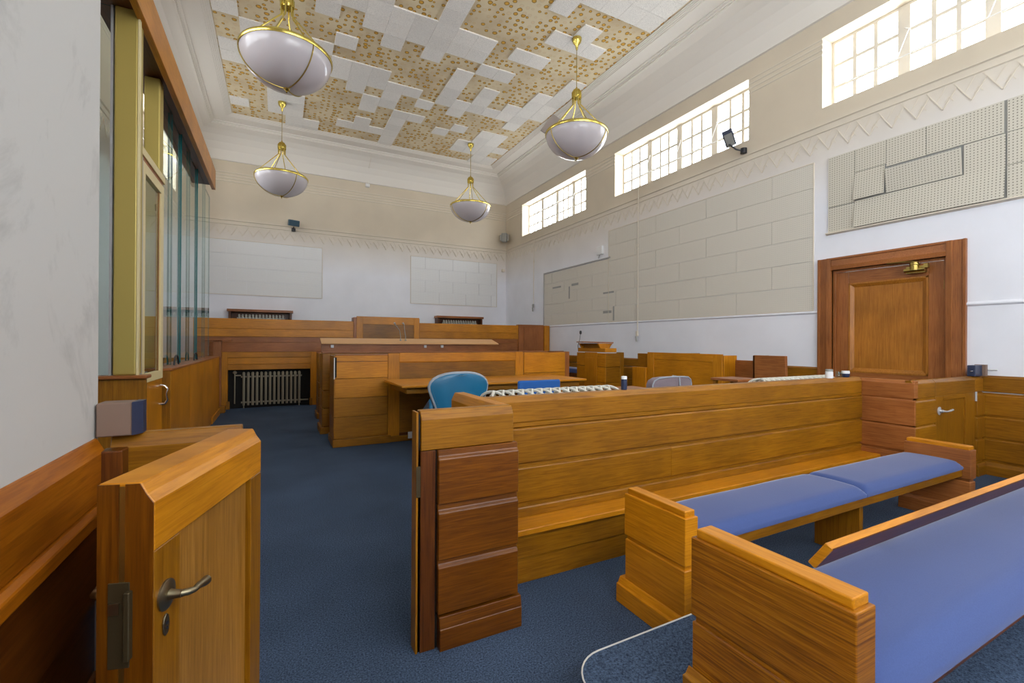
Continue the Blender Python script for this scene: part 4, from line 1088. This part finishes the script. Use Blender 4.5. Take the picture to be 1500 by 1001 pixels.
m = MB(); FSc.box(m, 6.02, 6.45, .05, .06, .6, 1.80); obj('field_panel', m, W['red_v'], scn, .002)
m = MB(); m.box(6.66, 6.83, YSc - .09, YSc + .1, 0, 1.87); obj('end_stile', m, W['honey_v'], scn, .002)
# radiator surround, lower left of the screen
sr = thing('radiator_surround', 'oak surround with a dark recess holding the floor radiator', 'surround', (-.12, 10.85, 0))
FSr = Face('X', 10.80, -1)
m = MB(); FSr.box(m, -1.03, -.90, -.10, .006, 0, 1.165); obj('stile', m, W['honey_v'], sr, .003)
m = MB(); FSr.box(m, .64, .76, -.10, .006, 0, 1.165); obj('stile', m, W['honey_v'], sr, .003)
for z0, z1, d in ((1.055, 1.165, .01), (.915, 1.05, 0), (.80, .91, .012)):
    m = MB(); FSr.box(m, -.90, .64, -.10, d, z0, z1); obj('board', m, W['honey_h'], sr, .003)
m = MB(); m.box(-.90, .64, 10.915, 10.935, .0, .80); obj('recess_back', m, M_VOID, sr)
for a in (-.92, .62):
    m = MB(); m.box(a, a + .06, 10.77, 10.80, 0, .16); obj('plinth_block', m, W['oak_v'], sr, .004)
radiator('dull brown column radiator in the dark recess at the end of the aisle', -.66, .46, 10.825, 10.905, .06, .74, M_RADG, 14)
rr = [o for o in C.objects if o.name.startswith('radiator') and o.type == 'EMPTY'][-1]
for x in (-.62, .42):
    m = MB(); m.tube([(x, 10.865, 0), (x, 10.865, .12)], .012, 6); obj('foot', m, M_RADG, rr)
m = MB(); m.tube([(-.78, 10.86, .10), (-.78, 10.86, .74)], .012, 8); m.tube([(-.78, 10.86, .68), (-.67, 10.86, .68)], .014, 8); m.lathe([(0, 0), (.035, 0), (.04, .03), (.025, .05), (0, .06)], 10, (-.78, 10.86, .72)); obj('valve_pipe', m, M_RADG, rr, smooth=True)
m = MB(); m.tube([(.46, 10.865, .12), (.60, 10.865, .12)], .014, 8); obj('return_pipe', m, M_RADG, rr, smooth=True)

# hooded radiators on the front wall
for x0, x1, lb, lb2 in ((-1.14, .36, 'brown wooden radiator hood on the front wall, left one', 'white radiator under the left wooden hood'), (4.34, 5.90, 'brown wooden radiator hood on the front wall, right one', 'white radiator under the right wooden hood')):
    t = thing('radiator_hood', lb, 'hood', ((x0 + x1) / 2, YF - .15, 1.3))
    m = MB(); m.box(x0, x1, YF - .32, YF, 2.14, 2.205); obj('shelf', m, W['red_x'], t, .004)
    for xx in (x0 + .03, x1 - .08):
        m = MB(); m.prism([(xx, YF, 1.2), (xx, YF - .28, 1.2), (xx, YF - .28, 2.14), (xx, YF, 2.14)], None, (.05, 0, 0)); obj('cheek', m, W['dark_v'], t)
    m = MB(); m.box(x0 + .08, x1 - .08, YF - .03, YF - .001, 1.2, 2.14); obj('back_board', m, W['dark_h'], t)
    radiator(lb2, x0 + .22, x1 - .20, YF - .22, YF - .12, 1.2, 2.075, M_RADW, 14)

# small shelf and step at the dock end
t = thing('wall_shelf', 'small reddish ledge on a post between the glass dock and the tall screen', 'shelf', (-1.05, 10.4, 0))
m = MB(); m.box(-1.25, -.80, 10.25, 10.55, 1.405, 1.425); obj('shelf_board', m, W['red_x'], t, .003)
m = MB(); m.box(-1.10, -.97, 10.36, 10.46, 0, 1.405); obj('post', m, W['red_v'], t, .003)
m = MB(); m.box(-1.16, -.90, 10.28, 10.50, 0, .12); obj('base_block', m, W['oak_h'], t, .006)

# ================================================================== LECTERN / WITNESS BOX
wb = thing('witness_box', 'boarded oak witness box carrying the flat topped lectern, right of the table', 'witness box', (5.2, 6.8, 0))
LX, LY = 5.20, 6.38
m = MB(); m.box(LX + .01, LX + .05, LY + .01, 7.25, 0, 1.2); m.box(LX + .01, 5.60, LY + .01, LY + .05, 0, 1.2); obj('core', m, W['oak_h'], wb)
fy_ = Face('Y', LX, -1); fx_ = Face('X', LY, -1)
for z0, z1 in ((.965, 1.21), (.68, .955), (.40, .67), (.12, .39)):
    m = MB(); fy_.box(m, LY + .0, 6.62, -.01, .008, z0, z1); obj('board', m, W['honey_h'], wb, .004)  # left-facing boards in lighter wood: the lit side put into colour
    m = MB(); fy_.box(m, 7.0, 7.25, -.01, .008, z0, z1); obj('board', m, W['honey_h'], wb, .004)
    m = MB(); fx_.box(m, LX + .0, 5.52, -.01, .010, z0, z1); obj('board', m, W['oak_h'], wb, .004)
m = MB(); fy_.box(m, 6.63, 6.99, -.01, .012, .0, 1.22); obj('stile', m, W['honey_v'], wb, .003)
m = MB(); fy_.box(m, 6.70, 6.93, .012, .018, .15, 1.12); obj('field_panel', m, W['honey_v'], wb, .003)
m = MB(); m.box(5.52, 5.61, LY - .01, LY + .10, 0, 1.225); obj('end_post', m, W['oak_v'], wb, .004)
lc = thing('lectern', 'flat topped oak lectern with scrolled brackets on the boarded witness box', 'lectern', (5.3, 6.8, 1.22))
m = MB(); m.prism([(4.98, 6.80, 1.40), (5.43, 6.45, 1.388), (5.68, 6.85, 1.388), (5.2, 7.28, 1.40)], None, (0, 0, .022))
obj('slab', m, W['red_x'], lc, .003)
for a, b in (((5.20, 6.55), (5.24, 6.55)), ((5.20, 7.10), (5.24, 7.10))):
    m = MB()
    Pp = [(0, 1.225), (0, 1.29), (-.03, 1.33), (-.06, 1.385), (.28, 1.385), (.24, 1.35), (.2, 1.29), (.2, 1.225)]
    m.prism([(5.20 + .02 + p, a[1], z) for p, z in Pp], None, (0, .05, 0)); obj('scroll_bracket', m, W['honey_v'], lc, .003)
m = MB(); m.box(5.20, 5.46, 6.40, 7.22, 1.2255, 1.30); obj('base_board', m, W['honey_h'], lc, .004)
m = MB(); m.box(5.24, 5.42, 6.60, 7.08, 1.30, 1.385); obj('neck', m, W['oak_h'], lc, .003)
t = thing('gooseneck_microphone', 'black gooseneck microphone rising beside the lectern', 'microphone', (5.05, 7.3, 1.23))
mx_, my_ = 5.22, 7.24
m = MB(); m.tube([(mx_, my_, 1.22), (mx_ - .01, my_, 1.34), (mx_ + .03, my_, 1.46), (mx_ + .05, my_, 1.58)], .006, 6); obj('neck', m, M_BLACK, t, smooth=True)
m = MB(); m.tube([(mx_ + .05, my_, 1.56), (mx_ + .05, my_, 1.58), (mx_ + .05, my_, 1.62), (mx_ + .05, my_, 1.635)], [.010, .022, .022, .01], 10); obj('foam_head', m, M_BLACK, t, smooth=True)

# enclosure along the right wall
en = thing('panelled_enclosure', 'orange oak panelled pew enclosure against the right wall, behind the grey chair', 'enclosure', (5.8, 4.6, 0))
fe = Face('Y', 5.60, -1)
m = MB(); m.box(5.61, 5.66, 4.31, 5.76, 0, 1.2); obj('core', m, W['honey_h'], en)
for a0, a1 in ((4.31, 4.47), (5.62, 5.77)):
    m = MB(); fe.box(m, a0, a1, -.02, .006, 0, 1.243); obj('stile', m, W['honey_v'], en, .003)
m = MB(); fe.box(m, 4.47, 5.62, -.02, .005, 1.13, 1.243); obj('top_rail', m, W['honey_h'], en, .003)
m = MB(); fe.box(m, 4.47, 5.62, -.02, -.004, .6, 1.13); obj('field_panel', m, W['honey_h'], en, .003)
m = MB(); fe.box(m, 4.47, 5.62, -.02, -.004, 0, .59); obj('field_panel', m, W['honey_h'], en, .003)
m = MB(); m.box(5.66, XR - .05, 5.70, 5.76, 0, 1.22); obj('cross_panel', m, W['oak_h'], en)
m = MB(); m.box(5.56, 5.65, 5.78, 6.10, 0, .98); obj('low_block', m, W['honey_v'], en, .004)
m = MB(); m.box(5.70, 5.76, 5.78, 6.12, .98, 1.215); m.box(5.70, 5.76, 5.78, 6.12, 0, .98); obj('low_panel', m, W['oak_h'], en, .004)
m = MB(); m.box(5.86, 5.90, 3.85, 4.30, 0, 1.16); obj('recessed_panel', m, W['red_h'], en, .003)
m = MB(); m.box(5.62, 5.90, 4.30, 4.33, 0, 1.225); obj('side_panel', m, W['honey_v'], en, .003)
m = MB(); m.box(5.60, 5.90, 3.82, 3.85, 0, 1.24); obj('side_panel', m, W['dark_v'], en, .003)
m = MB(); m.prism([(5.60, 3.84, 0), (5.60, 3.84, 1.245), (5.60, 3.42, 1.245), (5.60, 3.38, 0)], None, (.05, 0, 0)); obj('end_board', m, W['red_h'], en, .004)
m = MB(); m.box(5.60, XR - .05, 3.43, 3.47, 0, 1.05)
# blue bench beyond the desk
bb = thing('bench', 'dark blue padded bench at the far right beyond the witness box', 'bench', (6.5, 9.2, 0))
m = MB(); m.box(6.36, 6.80, 8.3, 10.2, .66, .77); obj('seat_pad', m, M_BLUE, bb, .02)
m = MB(); m.box(6.38, 6.80, 8.3, 10.2, 0, .655); obj('box_base', m, W['dark_h'], bb)
# small stand tops behind the partition
t = thing('side_table', 'low reddish wooden table top just behind the partition beside the spray can', 'table', (2.95, 3.2, 0))
m = MB(); m.box(2.72, 3.07, 2.98, 3.37, .955, .98); obj('tabletop', m, W['red_y'], t, .003)
for sx in (2.74, 3.02):
    for sy in (3.0, 3.32):
        m = MB(); m.box(sx, sx + .035, sy, sy + .035, 0, .955); obj('leg', m, W['oak_v'], t, .002)
t = thing('side_table', 'low reddish wooden table top behind the partition, between the grey chair and right radiator', 'table', (4.1, 3.2, 0))
m = MB(); m.box(4.10, 4.45, 2.98, 3.30, 1.01, 1.035); obj('tabletop', m, W['red_y'], t, .003)
for sx in (4.12, 4.395):
    for sy in (3.0, 3.25):
        m = MB(); m.box(sx, sx + .035, sy, sy + .035, 0, 1.01); obj('leg', m, W['oak_v'], t, .002)

# ================================================================== GLASS DOCK
dk = thing('glazed_dock', 'oak and glass dock enclosure on the left with brass coloured posts and canopy', 'dock', (-1.2, 7.2, 0))
DX = -.975
m = MB(); m.box(DX + .002 - .04, DX - .004, 5.76, 10.0, 0, 1.08); obj('core', m, W['oak_v'], dk)
ys = [5.745, 6.9, 7.95, 9.1, 10.08]
for i in range(4):
    m = MB(); m.box(DX - .02, DX, ys[i] + .003, ys[i + 1] - .003, .0, 1.085); obj('panel', m, W['honey_v'], dk, .003)
m = MB(); m.box(DX, DX + .016, 9.0, 10.09, 0, .12); obj('skirting', m, W['honey_h'], dk, .004)
m = MB(); m.box(-1.26, DX + .012, 5.73, 10.10, 1.085, 1.112); obj('sill', m, W['red_y'], dk, .005)
m = MB(); m.box(-1.075, DX - .002, 5.725, 5.745, 0, 1.084); obj('panel', m, W['oak_v'], dk, .003)
m = MB(); m.box(XL + .02, DX + .0, 10.04, 10.08, 0, 1.085); obj('panel', m, W['oak_v'], dk)
# near base (faces the camera)
m = MB(); m.box(XL + .02, -.945, 4.60, 4.64, 0, 1.09); obj('panel', m, W['oak_v'], dk, .003)
m = MB(); m.box(XL + .02, -.93, 4.56, 4.72, 1.09, 1.118); obj('sill', m, W['red_x'], dk, .008, seg=2)
m = MB(); m.box(-1.16, -1.012, 4.625, 4.79, 1.118, 4.06); obj('post', m, M_GOLDP, dk, .012, seg=2)
m = MB(); m.box(-1.0115, -.998, 4.62, 4.66, 1.118, 4.06); obj('trim_strip', m, M_CREAMP, dk)
m = MB(); m.box(-1.20, -1.07, 5.70, 5.86, 1.118, 4.05); obj('post', m, M_GOLDP, dk, .012, seg=2)
# dock door in plane x=-1.05
dd = MB(); dx0, dx1 = -1.075, -1.04
m = MB(); m.box(-1.085, dx1 + .008, 4.84, 4.90, .02, 2.97); obj('jamb', m, M_GREYM, dk, .003)
m = MB(); m.box(-1.07, dx1 + .01, 4.86, 5.74, 2.99, 3.06); obj('transom', m, M_CREAMP, dk, .003)
fr_ = MB()
fr_.box(dx0, dx1 + .006, 4.905, 4.99, 1.02, 2.95); fr_.box(dx0, dx1 + .006, 5.60, 5.70, 1.02, 2.95); fr_.box(dx0, dx1 + .006, 4.99, 5.60, 2.86, 2.95); fr_.box(dx0, dx1 + .006, 4.99, 5.60, 1.02, 1.10)
obj('door_frame', fr_, M_CREAMP, dk, .002)
m = MB(); m.box(dx0, dx1, 4.905, 5.70, .03, 1.018); obj('door_panel', m, W['honey_v'], dk, .003)
m = MB(); m.box(dx0, dx1 - .01, 5.56, 5.60, 1.10, 2.86); m.box(dx0, dx1 - .01, 4.99, 5.02, 1.10, 2.86); obj('glazing_bead', m, W['oak_v'], dk)
m = MB(); m.box(dx0 + .012, dx0 + .02, 5.02, 5.56, 1.10, 2.86); obj('door_glass', m, M_GLASS, dk)
m = MB(); m.box(dx1 - .03, dx1 - .001, 4.95, 5.68, 2.952, 2.988); obj('door_head', m, W['red_y'], dk)
m = MB(); m.tube([(dx1, 5.64, .95), (dx1 + .035, 5.64, .94), (dx1 + .055, 5.64, .91), (dx1 + .045, 5.64, .86), (dx1 + .055, 5.64, .80), (dx1 + .035, 5.64, .765), (dx1, 5.64, .76)], [.012, .012, .011, .010, .011, .012, .012], 10)
obj('pull_handle', m, M_CHROME, dk, smooth=True, label='chrome pull handle')
# canopy fascia and soffit
m = MB(); m.box(-1.02, -.965, 1.95, 9.25, 3.99, 4.325); obj('fascia_board', m, W['honey_y'], dk, .004, label='long orange wooden canopy fascia')
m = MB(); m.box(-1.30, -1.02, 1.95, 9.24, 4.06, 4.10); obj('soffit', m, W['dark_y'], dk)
m = MB(); m.box(XL + .02, -1.30, 4.5, 4.7, 3.5, 3.70)
# overlapping glass lites
gy_ = [5.95, 6.62, 7.32, 8.05, 8.80, 9.56]
us = [5.90, 6.55, 7.16, 7.75, 8.48, 9.25]
ends = [6.55, 7.16, 7.75, 8.48, 9.25, 10.0]
for i in range(6):
    m = MB(); xg = -1.13 - (.022 if i % 2 else 0)
    m.box(xg, xg + .019, us[i] - .02, ends[i] + .02, 1.112, 4.06)
    m.mi = [0] * 6
    o = obj('glass_pane', m, [M_GLASS, M_GEDGE], dk)
    for p in o.data.polygons:
        if abs(p.normal.x) < .5: p.material_index = 1
# near end glass (faces the camera)
m = MB(); m.box(-1.90, -1.17, 4.66, 4.67, 1.118, 4.06); o = obj('glass_pane', m, [M_GLASS, M_GEDGE], dk)
for p in o.data.polygons:
    if abs(p.normal.y) < .5: p.material_index = 1
m = MB(); m.box(-1.188, -1.172, 4.64, 4.69, 1.118, 4.06); obj('glass_edge_strip', m, M_GREYM, dk)
for y_ in (6.55, 7.95):
    P = [(-1.06, y_ + .13 * math.cos(a), 1.112 + .11 * math.sin(a)) for a in [PI * k / 10 for k in range(11)]]
    m = MB(); m.tube(P, .009, 8); tag(obj('hoop_handle', m, M_BLACK, smooth=True), 'small black hoop standing on the dock sill, %s one' % ('nearer' if y_ < 7 else 'farther'), 'hoop', 'black hoops on the dock sill')

# ================================================================== CEILING LAMPS
def lamp(x, y, label, src=None):
    t = thing('pendant_lamp', label, 'pendant lamp', (x, y, 4.66), 'brass and opal bowl pendants')
    c = (x, y, 0); R = .54
    prof = []
    for k in range(15):
        a = (PI / 2) * k / 14
        prof.append((R * math.cos(a) ** .92 if k < 14 else .0, 5.085 - .40 * math.sin(a) ** 1.12))
    inner = [(max(r - .01, 0), z + .010) for r, z in prof[::-1]]
    m = MB(); m.lathe(prof + inner, 48, c); obj('bowl', m, M_BOWL, t, smooth=True)
    m = MB(); m.lathe([(R - .012, 5.072), (R + .010, 5.075), (R + .016, 5.09), (R + .016, 5.112), (R + .008, 5.122), (R - .014, 5.12), (R - .012, 5.072)], 48, c); obj('rim', m, M_BRASS, t, smooth=True)
    for k in range(3):
        a0 = math.radians(62 + 120 * k)
        m = MB(); P = [(x + (r + .006) * math.cos(a0), y + (r + .006) * math.sin(a0), z - .004) for r, z in prof]
        m.tube(P, .008, 6); obj('strap', m, M_OLDBRASS, t, smooth=True)
    m = MB(); m.lathe([(0, 4.625), (.012, 4.63), (.008, 4.65), (.03, 4.665), (.038, 4.68), (.03, 4.70), (0, 4.71)], 16, c); obj('finial', m, M_BRASS, t, smooth=True)
    m = MB(); m.lathe([(0, 5.74), (.06, 5.74), (.075, 5.77), (.075, 5.84), (.06, 5.875), (.02, 5.90), (.012, 5.94), (0, 5.94)], 20, c)
    hub = obj('hub', m, M_BRASS, t, smooth=True)
    m = MB()
    for k in range(12):
        a = 2 * PI * k / 12; m.tube([(x + .077 * math.cos(a), y + .077 * math.sin(a), 5.74), (x + .079 * math.cos(a), y + .079 * math.sin(a), 5.84), (x + .045 * math.cos(a), y + .045 * math.sin(a), 5.89)], .010, 6)
    obj('ribs', m, M_BRASS, hub, smooth=True)
    for k in range(6):
        a = 2 * PI * k / 6 + .25
        m = MB(); m.tube([(x + .07 * math.cos(a), y + .07 * math.sin(a), 5.75), (x + .072 * math.cos(a), y + .072 * math.sin(a), 5.62), (x + (R - .02) * math.cos(a), y + (R - .02) * math.sin(a), 5.115)], [.012, .010, .007], 8); obj('rod', m, M_BRASS, t, smooth=True)
    m = MB(); m.tube([(x, y, 5.93), (x, y, 6.70)], .007, 6); obj('chain', m, M_OLDBRASS, t)
    m = MB(); m.lathe([(.012, 6.60), (.02, 6.62), (.028, 6.68), (.075, 6.735), (.085, 6.775), (.085, 6.806), (0, 6.806)], 20, c); obj('canopy', m, M_BRASS, t, smooth=True)
    return t
lamp(.085, 6.57, 'nearest opal bowl pendant on the left, its rim above the glass dock')
lamp(.058, 11.49, 'opal bowl pendant hanging far left, before the front wall camera')
lamp(4.69, 6.60, 'opal bowl pendant on the right with a fallen tile leaning in its bowl')
lamp(4.645, 11.46, 'smallest opal bowl pendant, hanging far right near the room corner')
t = thing('fallen_tile', 'grey ceiling tile fragment leaning out of the right hand lamp bowl', 'tile', (4.3, 6.5, 5.1))
m = MB(); m.box(-.18, .18, -.006, .006, -.19, .19)
o = obj('fragment', m, M_PAPER, t, at=(0, 0, 0)); o.location = (4.36 - 4.3, 6.79 - 6.5, 5.225 - 5.1); o.rotation_euler = (-.15, .62, -.62)

# ================================================================== WALL FITTINGS
def cam_light(label, P, wallpt, aim_rot, mat, size=(.28, .12, .18)):
    t = thing('floodlight', label, 'floodlight', wallpt)
    m = MB(); m.tube([wallpt, tuple((Vector(wallpt) + Vector(P)) / 2 + Vector((0, 0, -.03))), P], .014, 8); obj('arm', m, M_BLACK, t, smooth=True)
    m = MB(); m.lathe([(0, -.05), (.05, -.04), (.05, .04), (0, .05)], 12, wallpt); obj('wall_mount', m, M_BLACK, t, smooth=True)
    m = MB(); sx, sy, sz = size; m.box(-sx / 2, sx / 2, -sy / 2, sy / 2, -sz / 2, sz / 2)
    o = obj('housing', m, mat, t, .012, at=(0, 0, 0)); o.location = Vector(P) - Vector(wallpt) + Vector((0, 0, .10)); o.rotation_euler = aim_rot
    m = MB(); m.box(-sx / 2 + .02, sx / 2 - .02, -sy / 2 - .006, -sy / 2 - .001, -sz / 2 + .02, sz / 2 - .02)
    l = link('lens', bpy.data.meshes.new('lens'), o)
    l.data.from_pydata(m.v, [], m.f); l.data.materials.append(M_GREYP if 'front' not in label else mat)
    return t
cam_light('dark floodlight on an arm below the middle window of the long wall', (6.62, 4.99, 4.70), (6.81, 4.86, 4.58), (math.radians(55), math.radians(-15), math.radians(-60)), M_NAVY, (.16, .10, .27))
cam_light('small dark teal floodlight above the frieze on the front wall', (.365, YF - .20, 4.47), (.365, YF - .05, 4.42), (math.radians(12), 0, .25), plain('dark_teal_metal', (.02, .07, .11), .4), (.27, .12, .16))
t = thing('loudspeaker', 'grey corner loudspeaker high in the far right corner', 'speaker', (6.68, 13.5, 4.7))
m = MB(); m.box(-.09, .09, -.07, .07, -.15, .15); o = obj('case', m, M_GREYP, t, .03, at=(0, 0, 0), seg=2); o.location = (-.03, -.10, .16); o.rotation_euler = (0, 0, -.75)
m = MB(); m.box(-.15, -.10, -.04, .03, -.10, .10); m.box(.10, .15, -.04, .03, -.10, .10); o = obj('side_baffle', m, M_GREYM, t, .01, at=(0, 0, 0)); o.location = (-.03, -.10, .16); o.rotation_euler = (0, 0, -.75)
m = MB(); m.tube([(6.66, 13.42, 4.86), (6.80, 13.63, 4.80)], .02, 8); obj('bracket', m, M_GREYP, t)
t = thing('call_point', 'tiny pale box in the far right corner below the loudspeaker', 'box', (6.72, 13.6, 3.78))
m = MB(); m.box(6.68, 6.78, 13.60, YF, 3.76, 3.86); obj('case', m, M_FRAME, t, .01)
t = thing('smoke_detector', 'small white sensor hanging below a cable on the front wall cove', 'sensor', (2.35, 13.6, 5.93))
m = MB(); m.box(2.24, 2.36, 13.60, YF, 5.90, 6.0); obj('case', m, M_WHITE, t, .015)
m = MB(); m.tube([(2.30, 13.66, 6.0), (2.31, 13.58, 6.35), (2.33, 13.25, 6.62)], .006, 6); obj('cable', m, M_TRIM, t)
for (ya, z1_, z0_, lb) in ((11.76, 4.50, 2.50, 'thin cable drop with a small dark switch on the long wall near the corner'), (7.33, 4.72, 1.60, 'long cable drop ending in a grey switch box, mid way along the long wall')):
    t = thing('cable_drop', lb, 'cable', FR.pt(ya, 0, z0_))
    m = MB(); m.tube([FR.pt(ya, .026, z1_), FR.pt(ya, .026, z0_)], .009, 6); obj('conduit', m, M_TRIM, t)
    m = MB(); FR.box(m, ya - .03, ya + .03, .018, .06, z0_ - .06, z0_ + .05); obj('switch_box', m, M_TRIM if z0_ < 2 else M_GREYP, t, .008)
    m = MB(); m.tube([FR.pt(ya + .02, .05, z0_ - .06), FR.pt(ya, .05, z0_ - .17)], .018, 8); obj('pull_toggle', m, M_GREYP, t)
    m = MB(); FR.box(m, ya - .02, ya + .02, .018, .04, (z0_ + z1_) / 2 + .3, (z0_ + z1_) / 2 + .36); obj('clip', m, M_TRIM, t)
t = thing('cable_trunking', 'thin sloping grey cable trunking above the torn board panelling', 'trunking', FR.pt(9.7, .02, 3.4))
m = MB(); FR.box(m, 8.25, 11.19, .0005, .03, 3.372, 3.40); obj('channel', m, M_GREYM, t)
m = MB(); FR.box(m, 11.17, 11.19, .0, .03, 1.89, 3.372); obj('channel', m, M_GREYM, t)
t = thing('junction_box', 'white junction box above the right end of the sloping cable trunking', 'box', FR.pt(8.6, .03, 3.5))
m = MB(); FR.box(m, 8.50, 8.72, .0, .06, 3.50, 3.70); obj('case', m, M_WHITE, t, .01)
m = MB(); m.tube([FR.pt(8.62, .03, 3.50), FR.pt(8.66, .03, 3.42)], .01, 6); obj('cable_tail', m, M_GREYP, t)
